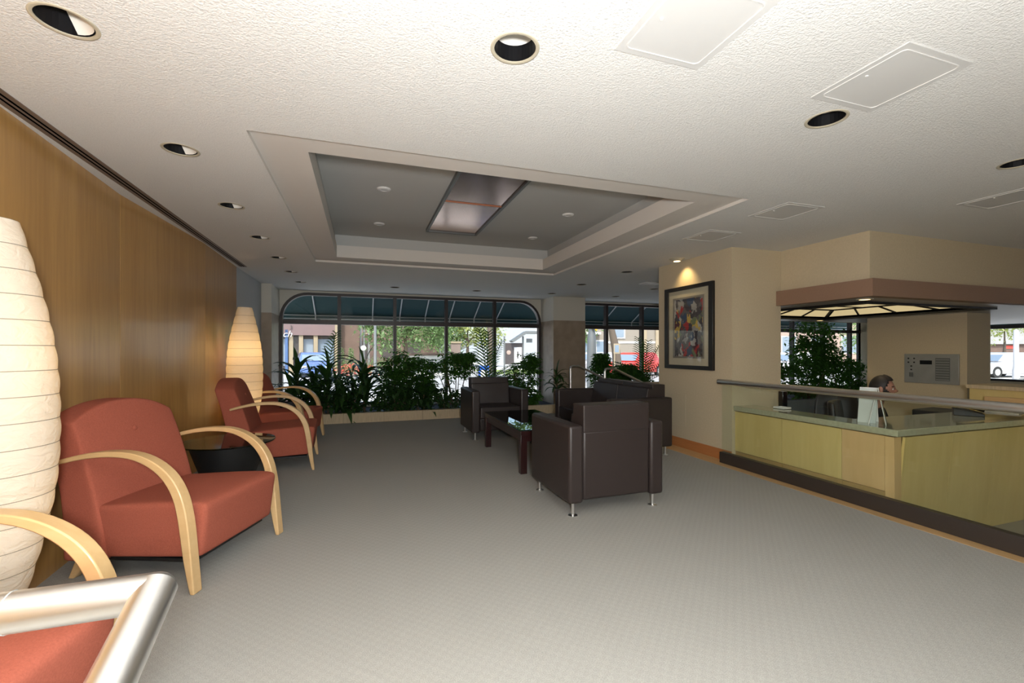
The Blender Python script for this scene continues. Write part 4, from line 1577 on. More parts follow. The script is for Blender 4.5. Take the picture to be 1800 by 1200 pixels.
def leaf_mesh(name, L, W, bend, n=6, m='leaf_dark'):
    """arching strap leaf from the origin along +x, rising then drooping"""
    mm = MB()
    x, z, a = 0.0, 0.0, bend[0]
    for i in range(n + 1):
        u = i / n
        w = W * (0.35 + 0.65 * sin(pi * min(1, u * 1.25 + 0.12)) if u < 0.55 else 0.995 * (1 - ((u - 0.5) / 0.5) ** 2)) * 0.5
        w = max(w, 0.002)
        mm.v += [(x, -w, z + w * 0.35), (x, 0, z), (x, w, z + w * 0.35)]
        a2 = bend[0] + (bend[1] - bend[0]) * u
        x += L / n * cos(a2)
        z += L / n * sin(a2)
    for i in range(n):
        for q in (0, 1):
            k = 3 * i + q
            mm.f.append((k, k + 1, k + 4, k + 3))
    me = mm.mesh(name)
    me.materials.append(MAT[m])
    me.shade_smooth()
    return me


DRAC = [leaf_mesh('leaf', 0.44, 0.062, (R(70), R(-35))), leaf_mesh('leaf', 0.40, 0.058, (R(45), R(-60))), leaf_mesh('leaf', 0.36, 0.055, (R(15), R(-70))), leaf_mesh('leaf', 0.34, 0.05, (R(85), R(50)))]


def dracaena(loc, label, heads, sc=1.25):
    t = thing('dracaena_plant', loc, 0, label, 'plant', 'dracaena plants in the planters')
    for (dx, dy, hz, n) in heads:
        MB().tube([(dx * 0.3, dy * 0.3, 0), (dx * 0.7, dy * 0.7, hz * 0.5), (dx, dy, hz)], [0.016, 0.013, 0.01], 8).build('cane', 'stem', t)
        for i in range(int(n * 1.9)):
            k = 3 if i < 2 else rng.choice((0, 0, 1, 1, 2))
            o = bpy.data.objects.new('leaf', DRAC[k])
            C.objects.link(o)
            o.parent = t
            o.location = (dx, dy, hz - 0.20 * (i / n))
            o.rotation_euler = (rng.uniform(-0.15, 0.15), rng.uniform(-0.15, 0.15), i * 2.4 + rng.uniform(-0.3, 0.3))
            s = sc * rng.uniform(0.9, 1.3)
            o.scale = (s, s, s)
    return t


SOIL = 0.11
dracaena((-0.98, 8.32, SOIL), 'dracaena beside the left pillar, tips arching over the farthest armchair', [(-0.06, 0, 0.72, 13), (0.16, 0.1, 0.50, 11), (-0.1, -0.15, 0.36, 10)])
dracaena((-0.55, 8.22, SOIL), 'dracaena between the pillar clump and the tall crowned dracaena', [(0.0, 0, 0.66, 13), (-0.2, 0.1, 0.42, 10), (0.14, -0.1, 0.34, 11)])
dracaena((0.03, 8.28, SOIL), 'tall full-crowned dracaena under the second window mullion', [(0.0, 0, 0.74, 17), (0.04, -0.04, 0.5, 13), (-0.2, 0.05, 0.3, 11)], 1.35)
dracaena((-0.28, 8.1, SOIL), 'low dark dracaena at the planter kerb left of the tall crowned one', [(0, 0, 0.26, 13), (0.2, 0.05, 0.30, 10)], 1.15)
dracaena((3.60, 7.98, SOIL + 0.05 - 0.05), 'thin spiky dracaena in front of the far pillar', [(0, 0, 0.62, 16)], 0.8)
dracaena((1.05, 8.12, SOIL), 'low broad dracaena in the middle of the planter kerb', [(0, 0, 0.30, 14), (-0.25, 0.08, 0.34, 12)], 1.15)


def scatter_leaves(name, parent, blobs, n, size, m, seed, palmate=False):
    r = random.Random(seed)
    mm = MB()
    for _ in range(n):
        cx, cy, cz, rx, ry, rz = r.choice(blobs)
        th, ph = r.uniform(0, 2 * pi), math.asin(r.uniform(-1, 1))
        q = r.uniform(0.3, 1.0) ** 0.6 * r.choice((0.85, 1.0, 1.0, 1.0, 1.3))
        p = Vector((cx + rx * q * cos(ph) * cos(th), cy + ry * q * cos(ph) * sin(th), cz + rz * q * sin(ph)))
        k = 6 if palmate else 1
        base = r.uniform(0, 2 * pi)
        tilt = r.uniform(-0.3, 0.5)
        for i in range(k):
            az = base + i * 2 * pi / k + r.uniform(-0.2, 0.2) if palmate else r.uniform(0, 2 * pi)
            el = (-0.25 + tilt * sin(az)) if palmate else r.uniform(-1.0, 0.5)
            L = size * r.uniform(0.7, 1.25)
            W = L * (0.42 if palmate else 0.5)
            d = Vector((cos(az) * cos(el), sin(az) * cos(el), sin(el)))
            sdir = d.cross(Vector((0, 0, 1))).normalized()
            up = sdir.cross(d)
            roll = r.uniform(-0.5, 0.5)
            sdir = sdir * cos(roll) + up * sin(roll)
            a = p + d * (0.012 if palmate else 0)
            mm.add([a, a + d * L * 0.55 + sdir * W * 0.5, a + d * L - Vector((0, 0, L * 0.12)), a + d * L * 0.55 - sdir * W * 0.5], [(0, 1, 2), (0, 2, 3)])
    me = bpy.data.meshes.new(name)
    me.from_pydata(mm.v, [], mm.f)
    me.materials.append(MAT[m])
    o = bpy.data.objects.new(name, me)
    C.objects.link(o)
    o.parent = parent
    o['kind'] = 'stuff'
    return o


def bush(loc, label, blobs, n, size, m, seed, stems, palmate=True, name='umbrella_plant', group=None):
    t = thing(name, loc, 0, label, 'plant', group)
    for (x, y, z) in stems:
        MB().tube([(x * 0.25, y * 0.25, 0), (x * 0.6, y * 0.6, z * 0.5), (x, y, z)], [0.012, 0.009, 0.005], 6).build('stem', 'stem', t)
    scatter_leaves('foliage', t, blobs, n, size, m, seed, palmate)
    return t


def stems(seed, n, rx, z0, z1_):
    r = random.Random(seed)
    return [(r.uniform(-rx, rx), r.uniform(-0.15, 0.15), r.uniform(z0, z1_)) for _ in range(n)]


UG = 'umbrella plants in the window planter'
bush((0.66, 8.45, SOIL), 'dense umbrella plant in front of the third window mullion', [(0, 0, 0.80, 0.36, 0.25, 0.24), (-0.05, 0, 0.45, 0.3, 0.25, 0.3)], 420, 0.10, 'leaf_mid', 11, stems(1, 8, 0.3, 0.6, 1.0), group=UG)
bush((1.08, 8.5, SOIL), 'umbrella plant in the window middle, right of the densest one', [(0, 0, 0.72, 0.28, 0.25, 0.26), (0.05, 0, 0.4, 0.2, 0.2, 0.25)], 300, 0.10, 'leaf_mid', 12, stems(2, 6, 0.25, 0.5, 0.9), group=UG)
bush((1.70, 8.45, SOIL), 'leggy umbrella plant behind the far leather club chair', [(0, 0, 0.80, 0.40, 0.25, 0.24), (0.15, 0, 0.95, 0.25, 0.2, 0.12)], 380, 0.10, 'leaf_mid', 13, stems(3, 7, 0.35, 0.6, 1.0), group=UG)
bush((2.95, 8.2, SOIL), 'umbrella plant right of the palm beside the far pillar', [(0.05, 0, 0.62, 0.32, 0.25, 0.34), (-0.2, 0, 0.40, 0.3, 0.2, 0.25), (0.2, 0, 0.85, 0.15, 0.15, 0.18), (0.1, 0, 0.2, 0.3, 0.2, 0.2)], 460, 0.10, 'leaf_mid', 14, stems(4, 8, 0.3, 0.5, 1.0), group=UG)
bush((0.55, 8.05, SOIL), 'low dark leafy plant at the kerb below the umbrella plants', [(0, 0, 0.26, 0.45, 0.2, 0.28)], 700, 0.12, 'leaf_dark', 15, stems(5, 5, 0.3, 0.2, 0.4), palmate=False, name='leafy_plant')
bush((-0.95, 8.08, SOIL), 'low dark leafy plant at the kerb behind the farthest armchair', [(0, 0, 0.28, 0.42, 0.2, 0.28)], 560, 0.12, 'leaf_dark', 16, stems(6, 5, 0.3, 0.2, 0.4), palmate=False, name='leafy_plant')
bush((4.85, 8.45, 0.10), 'leafy umbrella plant right of the far pillar by the handrails', [(0, 0, 0.55, 0.28, 0.25, 0.36), (0.0, 0, 0.85, 0.16, 0.2, 0.2)], 380, 0.10, 'leaf_mid', 17, stems(7, 6, 0.2, 0.4, 0.9), group=UG)
bush((5.55, 8.45, 0.10), 'leafy umbrella plant below the red car outside', [(0, 0, 0.45, 0.55, 0.3, 0.32), (-0.1, 0, 0.62, 0.3, 0.2, 0.2)], 460, 0.10, 'leaf_mid', 18, stems(8, 7, 0.4, 0.4, 0.7), group=UG)


bush((-0.42, 8.5, SOIL), 'dark leafy filler plant behind the dracaenas in the second window bay', [(0, 0, 0.40, 0.5, 0.25, 0.32)], 420, 0.12, 'leaf_dark', 19, stems(9, 6, 0.4, 0.3, 0.6), palmate=False, name='leafy_plant')
bush((1.45, 8.08, SOIL), 'low leafy plant at the kerb left of the far leather chair', [(0, 0, 0.22, 0.38, 0.2, 0.22)], 360, 0.11, 'leaf_dark', 20, stems(10, 5, 0.3, 0.2, 0.35), palmate=False, name='leafy_plant')
bush((2.45, 8.05, SOIL), 'low leafy plant at the kerb behind the far leather chair', [(0, 0, 0.25, 0.45, 0.2, 0.26)], 420, 0.11, 'leaf_mid', 22, stems(12, 5, 0.3, 0.2, 0.4), palmate=False, name='leafy_plant')


def frond_mesh(L, bend, nleaf, LL):
    mm = MB()
    pts = []
    x, z = 0.0, 0.0
    for i in range(nleaf + 1):
        u = i / nleaf
        pts.append(Vector((x, 0, z)))
        a = bend[0] + (bend[1] - bend[0]) * u
        x += L / nleaf * cos(a)
        z += L / nleaf * sin(a)
    mm.tube(pts[::4] + [pts[-1]], 0.007, 5)
    for i in range(2, nleaf + 1):
        u = i / nleaf
        p = pts[i]
        t = (pts[i] - pts[i - 1]).normalized()
        ll = LL * (0.45 + 0.55 * sin(pi * min(1, u * 0.9 + 0.12)))
        for s_ in (1, -1):
            d = (Vector((0, s_, 0)) * 0.85 + t * 0.45 + Vector((0, 0, 0.12))).normalized()
            w = t * 0.0125
            mm.add([p - w, p + d * ll * 0.6 - w * 0.8 + Vector((0, 0, 0.01)), p + d * ll - Vector((0, 0, 0.03)), p + d * ll * 0.6 + w * 0.8 + Vector((0, 0, 0.01)), p + w], [(0, 1, 3, 4), (1, 2, 3)])
    me = bpy.data.meshes.new('frond')
    me.from_pydata(mm.v, [], mm.f)
    me.materials.append(MAT['leaf_palm'])
    return me


FR = [frond_mesh(1.15, (R(86), R(62)), 19, 0.29), frond_mesh(0.95, (R(70), R(5)), 16, 0.27), frond_mesh(0.85, (R(55), R(-20)), 15, 0.26)]


def palm(loc, label, fronds):
    t = thing('cycad_palm', loc, 0, label, 'plant', 'feathery palms in the planters')
    MB().lathe([(0.05, 0), (0.06, 0.1), (0.05, 0.28), (0.02, 0.34)], n=12).build('trunk', 'stem', t)
    for (k, az, s, tilt) in fronds:
        o = bpy.data.objects.new('frond', FR[k])
        C.objects.link(o)
        o.parent = t
        o.location = (0, 0, 0.28)
        o.rotation_euler = (0, R(tilt), R(az))
        o.scale = (s, s, s)
    return t


palm((2.32, 8.5, SOIL), 'tall feathery palm in front of the fourth mullion', [(0, 100, 1.1, 0), (0, 260, 1.05, 3), (0, 20, 0.92, 6), (1, -15, 0.95, 0), (1, 185, 0.9, 0), (2, -40, 0.9, 0), (2, 220, 0.95, 0), (1, -60, 0.8, 5), (2, 15, 0.8, 0)])
palm((5.95, 8.5, 0.10), 'feathery palm beside the picture column edge', [(0, 80, 0.98, 0), (0, 250, 0.92, 3), (1, 170, 0.95, 0), (1, 0, 0.95, 0), (2, 200, 0.9, 0), (2, -20, 0.9, 0), (0, 0, 0.85, 8)])
# palm tip visible in the first window bay: a small palm near the glass
palm((-0.62, 8.78, SOIL), 'small feathery palm close to the first window bay', [(0, 60, 1.02, 0), (1, 200, 0.75, 0), (1, -10, 0.7, 0)])

# ficus tree and hedge behind the desk
t = bush((10.35, 7.9, 0.06), 'slender weeping ficus tree behind the hedge and desk', [(0, 0, 1.5, 0.62, 0.4, 0.42), (-0.15, 0, 1.05, 0.6, 0.4, 0.4), (0.35, 0, 1.0, 0.5, 0.35, 0.35)], 2600, 0.115, 'leaf_mid', 21, [], palmate=False, name='ficus_tree')
MB().tube([(0, 0, 0), (0.02, 0, 0.6), (-0.03, 0, 1.2), (0, 0, 1.8)], [0.03, 0.025, 0.018, 0.008], 8).build('trunk', 'stem', t)
for (x, z) in ((-0.4, 1.5), (0.45, 1.4), (-0.3, 1.1), (0.5, 1.0)):
    MB().tube([(0, 0, z - 0.45), (x * 0.5, 0, z - 0.15), (x, 0, z)], [0.012, 0.008, 0.004], 6).build('branch', 'stem', t)
for k, (x, w) in enumerate(((8.55, 'left section'), (9.75, 'middle section'), (10.95, 'right section'))):
    bush((x, 7.6, 0.06), 'clipped green hedge behind the desk, ' + w, [(0, 0, 0.72, 0.68, 0.25, 0.24), (0, 0, 0.30, 0.66, 0.22, 0.28)], 2200, 0.10, 'leaf_mid', 30 + k, stems(40 + k, 9, 0.6, 0.4, 0.7), palmate=False, name='hedge_plant', group='hedge behind the desk')
t = thing('bird_of_paradise_plant', (11.9, 4.55, LO), 0, 'broad-leaved plant in the far right side window', 'plant')
for az, s, tl in ((190, 1, 0), (250, 0.9, 10), (300, 1.1, -5), (20, 1.0, 0), (100, 0.9, 5)):
    o = bpy.data.objects.new('leaf', leaf_mesh('leaf', 0.8, 0.17, (R(80), R(-10)), m='leaf_palm'))
    C.objects.link(o)
    o.parent = t
    o.location = (0, 0, 0.55)
    o.rotation_euler = (0, R(tl), R(az))
    o.scale = (s, s, s)
MB().lathe([(0.0, 0), (0.16, 0), (0.22, 0.5), (0.2, 0.52), (0.0, 0.5)], n=24).build('pot', 'planter_grey', t, smooth=40)

# ================================================================ outdoors
GZ = -0.36
st(MB().box(-60, 90, WY + 0.12, 120, GZ - 0.1, GZ).build('ground', 'concrete'), 'pale pavement outside the windows')
st(MB().box(RX + 0.15, 90, -40, WY + 0.12, GZ - 0.1, GZ).build('ground_side', 'concrete'))
st(MB().box(-60, 90, 17, 27, GZ, GZ + 0.004).build('road', 'asphalt'), 'sunlit road in front of the building')
st(MB().box(8, 14, 27.5, 33, GZ, GZ + 0.03).build('lawn', 'grass'), 'strip of bright lawn across the road')

# awning
aw = thing('window_awning', (0, WY + 0.14, 0), 0, 'dark teal fabric awning with pale ribs outside the arched window', 'awning')
AZ0, AZ1, AD = 2.52, 1.965, 1.05


def awning(t, x0, x1, ribs):
    k = 0
    xs = [x0] + ribs + [x1]
    for a, b in zip(xs[:-1], xs[1:]):
        MB().prism([(0, AZ0), (AD, AZ1), (AD, AZ1 - 0.012), (0, AZ0 - 0.012)], 'x', a, b).build('fabric_panel', 'awning', t)
        MB().box(a, b, AD - 0.004, AD + 0.004, AZ1 - 0.16, AZ1 - 0.01).build('valance', 'awning', t)
    for x in ribs:
        MB().tube([(x, 0.02, AZ0 - 0.03), (x, AD - 0.02, AZ1 - 0.03), (x, AD - 0.02, AZ1 - 0.13)], 0.014, 8).build('rib', 'awning_tube', t)
    MB().tube([(x0, AD - 0.025, AZ1 - 0.035), (x1, AD - 0.025, AZ1 - 0.035)], 0.011, 8).build('front_tube', 'awning_tube', t)
    MB().tube([(x0, AD - 0.025, AZ1 - 0.105), (x1, AD - 0.025, AZ1 - 0.105)], 0.009, 8).build('front_tube', 'awning_tube', t)


awning(aw, -1.9, 4.1, [-0.93, 0.22, 0.80, 1.36, 1.92, 2.5, 3.05])
aw2 = thing('window_awning', (0, WY + 0.14, 0), 0, 'dark teal awning outside the windows right of the far pillar', 'awning')
awning(aw2, 4.15, RX + 1.2, [5.1, 5.95, 6.8, 7.8, 9.0, 10.2, 11.4, 12.6, 13.8])
aw3 = thing('window_awning', (RX + 0.14, 0, 0), R(-90), 'dark awning outside the far right side window', 'awning')
awning(aw3, -8.5, 1.5, [-7, -6, -5, -4, -3, -2, -1, 0])


def at(u, d):
    """ground position along a sight line at depth d"""
    x = (u - 900) / 786.0
    return (d * (x * cos(YAW) + sin(YAW)), d * (-x * sin(YAW) + cos(YAW)))


# shop with mauve sign band, left
bx, by = at(545, 30)
b = thing('shop_building', (bx, by, GZ), R(6), 'brick shop with mauve sign band and cream columns across the street', 'building')
MB().box(-8, 3.2, 0.6, 6, 0, 7.0).build('wall', 'brick_brown', b)
MB().box(-8, 1.75, 0.0, 0.6, 2.55, 4.1).build('sign_band', 'mauve_panel', b)
MB().box(-8, 1.85, -0.1, 0.6, 4.1, 4.45).build('parapet', 'cream_trim', b)
MB().box(1.55, 1.9, -0.05, 0.6, 0.0, 4.1).build('corner_column', 'cream_trim', b)
MB().box(-8, 1.55, 0.5, 0.6, 0.0, 2.55).build('shop_front', 'shop_dark', b)
for x in (-1.15, -0.55, 0.35):
    MB().box(x - 0.13, x + 0.13, 0.1, 0.45, 0, 2.6).build('column', 'cream_trim', b)
for x0, x1 in ((-0.4, 0.2), (0.5, 1.5), (-2.6, -1.5), (-4.2, -2.8)):
    MB().box(x0, x1, 0.45, 0.5, 0.5, 2.3).build('window', 'pane_blue', b)
MB().box(-1.5, -1.33, 0.0, 0.3, 0, 2.9).build('blue_post', 'blue_post', b)


def text(name, body, size, m, parent, loc, shear=0.0, rz=0):
    cu = bpy.data.curves.new(name, 'FONT')
    cu.body = body
    cu.size = size
    cu.extrude = 0.015
    cu.shear = shear
    o = bpy.data.objects.new(name, cu)
    C.objects.link(o)
    dg = bpy.context.evaluated_depsgraph_get()
    me = bpy.data.meshes.new_from_object(o.evaluated_get(dg))
    bpy.data.objects.remove(o)
    me.materials.clear()
    q = link(name, me, m, parent)
    q.location = loc
    q.rotation_euler = (R(90), 0, rz)
    return q


text('lettering', 'ch', 0.6, 'white_paint', b, (-1.66, -0.06, 2.42), 0.35)
text('street_number', '3', 0.34, 'shop_dark', b, (-1.22, -0.06, 2.95))

# brick building beyond
bx, by = at(640, 42)
b = thing('brick_building', (bx, by, GZ), R(3), 'plain brown brick building behind the flagpoles', 'building')
MB().box(-4, 7, 0, 8, 0, 3.1).build('lower_wall', 'brick_brown', b)
MB().box(-4, 7, 0.05, 8, 3.1, 9).build('upper_wall', 'brick_pale', b)
MB().box(-4, 7, -0.05, 0.05, 3.05, 3.2).build('ledge', 'cream_trim', b)
for k in range(4):
    MB().box(-3.2 + 2.4 * k, -1.9 + 2.4 * k, -0.02, 0.02, 0.8, 2.4).build('window', 'shop_dark', b)

for i, (u, h) in enumerate(((634, 5.5), (639.5, 6.0), (648, 6.2))):
    x, y = at(u, 34)
    t = thing('flagpole', (x, y, GZ), 0, 'white flagpole, %s of three in front of the brick building' % ('leftmost', 'middle', 'rightmost')[i], 'pole', 'white flagpoles')
    MB().lathe([(0.09, 0), (0.08, 1), (0.05, h), (0.0, h + 0.05)], n=10).build('mast', 'white_paint', t, smooth=60)
    MB().lathe([(0.16, 0), (0.16, 0.12), (0.09, 0.18)], n=12).build('base', 'concrete', t)
x, y = at(659.5, 22)
t = thing('street_lamp_post', (x, y, GZ), 0, 'dark slim lamp post in front of the weeping tree', 'lamp post')
MB().lathe([(0.13, 0), (0.12, 0.6), (0.075, 0.7), (0.06, 5)], n=12).build('post', 'steel_dark', t, smooth=40)
MB().sphere((0, 0, 5.2), 0.25).build('globe', 'white_paint', t, smooth=180)


def tree(u, d, label, blobs, n, size, m, seed, trunk, r0, droop=False, name='street_tree'):
    x, y = at(u, d)
    t = thing(name, (x, y, GZ), 0, label, 'tree', 'trees across the street')
    MB().tube(trunk, [r0 * (1 - 0.6 * i / (len(trunk) - 1)) for i in range(len(trunk))], 10).build('trunk', 'bark', t, smooth=60)
    top_ = Vector(trunk[-1])
    for k, (cx, cy, cz, rx, ry, rz) in enumerate(blobs[:4]):
        MB().tube([tuple(top_ * 0.8), tuple((top_ + Vector((cx, cy, cz))) * 0.5), (cx, cy, cz)], [r0 * 0.4, r0 * 0.25, r0 * 0.1], 7).build('branch', 'bark', t)
    scatter_leaves('crown', t, blobs, n, size, m, seed)
    return t


tree(712, 30, 'large weeping green tree left of the window centre', [(0, 0, 4.2, 2.6, 2.0, 2.4), (-1.2, 0, 3.0, 1.5, 1.4, 1.8), (1.3, 0, 2.9, 1.6, 1.4, 1.5), (2.2, 0, 3.6, 1.5, 1.4, 1.8), (-2.0, -0.3, 4.0, 1.4, 1.2, 1.4)], 5200, 0.30, 'leaf_out', 51, [(0, 0, 0), (0.05, 0, 1.5), (0, 0, 3.2)], 0.2)
tree(770, 40, 'second green tree at the window centre', [(0, 0, 4.2, 2.4, 2, 2.6), (1.2, 0, 3.0, 1.6, 1.5, 1.7)], 2600, 0.34, 'leaf_out', 52, [(0, 0, 0), (0, 0, 2.5)], 0.2)
tree(822, 40, 'yellow-green tree behind the brick gate pillar', [(0, 0, 4.6, 2.4, 2, 2.6), (1.8, 0, 3.3, 1.6, 1.5, 1.6), (-1.4, 0, 4.8, 1.6, 1.5, 2)], 3200, 0.34, 'leaf_out2', 53, [(0, 0, 0), (0, 0, 2.8)], 0.2)
tree(861, 26, 'forked tree trunk behind the tall palm', [(0.6, 0, 5.2, 2.2, 1.6, 1.1), (-0.9, 0, 5.4, 1.8, 1.6, 1.0), (2.3, 0, 5.0, 1.3, 1.2, 0.8)], 1700, 0.28, 'leaf_out', 54, [(0, 0, 0), (0.1, 0, 1.6), (-0.1, 0, 3.6)], 0.24)
tree(1058, 21, 'dark trunked tree in front of the beige apartment house', [(-0.8, 0, 3.4, 0.8, 0.7, 1.5), (0.2, 0, 5.2, 1.5, 1.2, 1.0)], 1000, 0.24, 'leaf_out', 55, [(0.9, 0, 0), (0.75, 0, 1.6), (0.5, 0, 2.6), (0.75, 0, 3.6)], 0.25)
tree(1512, 40, 'street tree seen left of the alarm panel pillar', [(0, 0, 3.0, 1.8, 1.5, 1.7)], 900, 0.30, 'leaf_out', 56, [(0, 0, 0), (0, 0, 2.2)], 0.16)
tree(1765, 40, 'pale street tree in the far right window', [(0, 0, 4.6, 2.6, 2, 2.0)], 1600, 0.32, 'leaf_out2', 57, [(0, 0, 0), (0.1, 0, 2.4)], 0.18)

# gate pillar, low wall, white ramp building
x, y = at(801, 36)
t = thing('brick_gate_pillar', (x, y, GZ), R(-10), 'pale brick gate pillar behind the umbrella plants', 'pillar')
MB().box(-0.38, 0.38, -0.38, 0.38, 0, 2.1).build('shaft', 'brick_pale', t)
MB().box(-0.45, 0.45, -0.45, 0.45, 2.1, 2.25).build('cap', 'cream_trim', t)
x, y = at(760, 34)
t = thing('garden_wall', (x, y, GZ), R(-12), 'low stone garden wall below the weeping tree', 'wall')
MB().box(-2.4, 1.6, -0.15, 0.15, 0, 1.15).build('wall', 'concrete', t)
MB().box(-2.4, 1.6, -0.2, 0.2, 1.15, 1.3).build('coping', 'brick_brown', t)
x, y = at(905, 55)
t = thing('white_ramp_building', (x, y, GZ), R(-8), 'pale building with long sloping roof behind the kiosk', 'building')
MB().prism([(-7.5, 0), (5.5, 0), (5.5, 2.3), (2.6, 4.4), (0.2, 4.5), (-7.5, 0.9)], 'y', 0, 6).build('sloping_wall', 'white_concrete', t)
MB().box(2.6, 2.8, -0.06, 0, 0.2, 4.3).build('pilaster', 'white_paint', t)

# kiosk with posters
x, y = at(906, 19)
t = thing('poster_kiosk', (x, y, GZ), R(-10), 'dark street kiosk with a white poster and slanted roof', 'kiosk')
MB().box(-0.42, 0.32, 0.05, 0.12, 0.95, 1.86).build('board', 'shop_dark', t)
MB().box(-0.05, 0.28, 0.02, 0.05, 1.02, 1.68).build('poster', 'white_paint', t)
MB().box(0.08, 0.13, 0.01, 0.02, 1.2, 1.5).build('poster_print', 'shop_dark', t)
MB().sphere((-0.28, 0.04, 1.45), 0.10, 10, 6, (1, 0.12, 1)).build('poster_portrait', 'pale_pink', t, smooth=180)
for xx in (-0.46, 0.34):
    MB().box(xx - 0.03, xx + 0.03, 0.03, 0.12, 0, 2.15).build('post', 'steel_dark', t)
MB().prism([(-0.2, 1.95), (0.42, 2.36), (1.05, 2.36), (1.05, 2.26), (0.46, 2.26), (-0.12, 1.88)], 'y', -0.25, 0.5).build('roof', 'steel_dark', t)
MB().box(0.5, 0.75, 0.1, 0.16, 1.88, 2.05).build('hanging_sign', 'steel_dark', t)
x, y = at(850, 14.5)
t = thing('newspaper_box', (x, y, GZ), R(-6), 'bright blue newspaper box behind the tall palm', 'newspaper box')
MB().box(-0.16, 0.16, -0.15, 0.15, 0.25, 1.05).build('body', 'blue_box', t, bevel=0.02)
MB().box(-0.12, 0.12, -0.165, -0.15, 0.65, 0.92).build('window', 'plate_white', t)
MB().box(-0.03, 0.03, -0.03, 0.03, 0, 0.25).build('post', 'steel_dark', t)
x, y = at(888, 17)
t = thing('bicycle_rail', (x, y, GZ), R(25), 'dark metal street railing beside the kiosk', 'railing')
MB().tube([(-0.9, 0, 0), (-0.9, 0, 0.62), (0.8, 0, 0.95), (0.8, 0, 0)], 0.025, 8).build('rail', 'steel_dark', t)
MB().tube([(-0.9, 0, 0.35), (0.8, 0, 0.62)], 0.02, 8).build('rail', 'steel_dark', t)


# vehicles
def car(loc, rz, label, paint, L=4.4, W=1.75, H=1.42, suv=False):
    t = thing('parked_car', loc, rz, label, 'car', 'cars in the street')
    hl = L / 2
    body = [(-hl, 0.35), (-hl + 0.05, 0.62), (-hl + 0.12, 0.86), (-hl + 0.9, 0.92), (hl - 1.25, 0.90), (hl - 0.3, 0.76), (hl - 0.02, 0.58), (hl, 0.3), (hl - 0.1, 0.22), (-hl + 0.1, 0.22)]
    MB().prism(body, 'y', -W / 2, W / 2).build('body', paint, t, bevel=0.06, seg=3)
    rb = -hl + (0.15 if suv else 0.55)
    cab = [(rb, 0.90), (rb + 0.28, H - 0.03), (rb + 0.7, H), (0.25, H), (0.5, H - 0.04), (1.05, 0.90)]
    mm = MB()
    n = len(cab)
    for s_ in (-1, 1):
        for (x, z) in cab:
            inset = 0.06 + 0.16 * (z - 0.9) / (H - 0.9)
            mm.v.append((x, s_ * (W / 2 - inset), z))
    mm.f += [tuple(range(n)), tuple(range(n, 2 * n))[::-1]] + [(i, (i + 1) % n, n + (i + 1) % n, n + i) for i in range(n)]
    mm.build('cabin', paint, t, bevel=0.04)
    for s_ in (-1, 1):
        for (xa, xb, xc, xd) in ((rb + 0.2, -0.28, -0.28, rb + 0.4), (-0.2, 0.86, 0.46, -0.2)):
            y0 = s_ * (W / 2 - 0.075)
            y1 = s_ * (W / 2 - 0.205)
            zz0, zz1 = 0.95, H - 0.08
            m2 = MB()
            m2.add([(xa, y0, zz0), (xb, y0, zz0), (xc, y1, zz1), (xd, y1, zz1), (xa, y0 - s_ * 0.03, zz0), (xb, y0 - s_ * 0.03, zz0), (xc, y1 - s_ * 0.03, zz1), (xd, y1 - s_ * 0.03, zz1)],
                   [(0, 1, 2, 3), (4, 7, 6, 5), (0, 4, 5, 1), (1, 5, 6, 2), (2, 6, 7, 3), (3, 7, 4, 0)])
            m2.build('side_window', 'dark_glass', t)
        for x in (-hl + 0.82, hl - 0.85):
            w = MB().cyl((0, 0), 0.32, -0.1, 0.1, 20).build('wheel', 'tyre', t, smooth=40)
            w.location = (x, s_ * (W / 2 - 0.09), 0.32)
            w.rotation_euler = (R(90), 0, 0)
            hcap = MB().cyl((0, 0), 0.19, -0.104, 0.104, 14).build('hubcap', 'steel', w, smooth=40)
        MB().box(hl - 0.12, hl + 0.005, s_ * (W / 2 - 0.22) - 0.16, s_ * (W / 2 - 0.22) + 0.16, 0.55, 0.68).build('headlight', 'plate_white', t)
        MB().box(-hl - 0.005, -hl + 0.1, s_ * (W / 2 - 0.2) - 0.13, s_ * (W / 2 - 0.2) + 0.13, 0.66, 0.80).build('tail_light', 'flower_red', t)
    wy = W / 2 - 0.2
    MB().add([(1.03, -wy, 0.94), (1.03, wy, 0.94), (0.53, wy - 0.06, H - 0.07), (0.53, -wy + 0.06, H - 0.07), (1.0, -wy, 0.92), (1.0, wy, 0.92), (0.5, wy - 0.06, H - 0.09), (0.5, -wy + 0.06, H - 0.09)],
             [(0, 1, 2, 3), (4, 7, 6, 5), (0, 4, 5, 1), (1, 5, 6, 2), (2, 6, 7, 3), (3, 7, 4, 0)]).build('windscreen', 'pane_blue', t)
    return t


x, y = at(1115, 27)
car((x, y, GZ), R(205), 'bright red car seen through the window right of the far pillar', 'car_red')
x, y = at(1045, 30)
car((x, y, GZ), R(200), 'silver car partly hidden by the far pillar', 'car_silver')
x, y = at(550, 27)
car((x, y, GZ), R(-80), 'blue car parked in front of the shop', 'car_blue')
x, y = at(941, 70)
car((x, y, GZ), R(190), 'distant white off-road car at the right edge of the arched window', 'car_white', 4.6, 1.85, 1.85, True)
x, y = at(917, 72)
car((x, y, GZ), R(190), 'distant dark car beside the white off-road car', 'car_dark', 4.6, 1.85, 1.75, True)
x, y = at(1755, 26)
car((x, y, GZ), R(170), 'pale silver car in the far right side window', 'car_silver')
x, y = at(1385, 27)
car((x, y, GZ), R(185), 'white car behind the hedge left of the ficus tree', 'car_white')

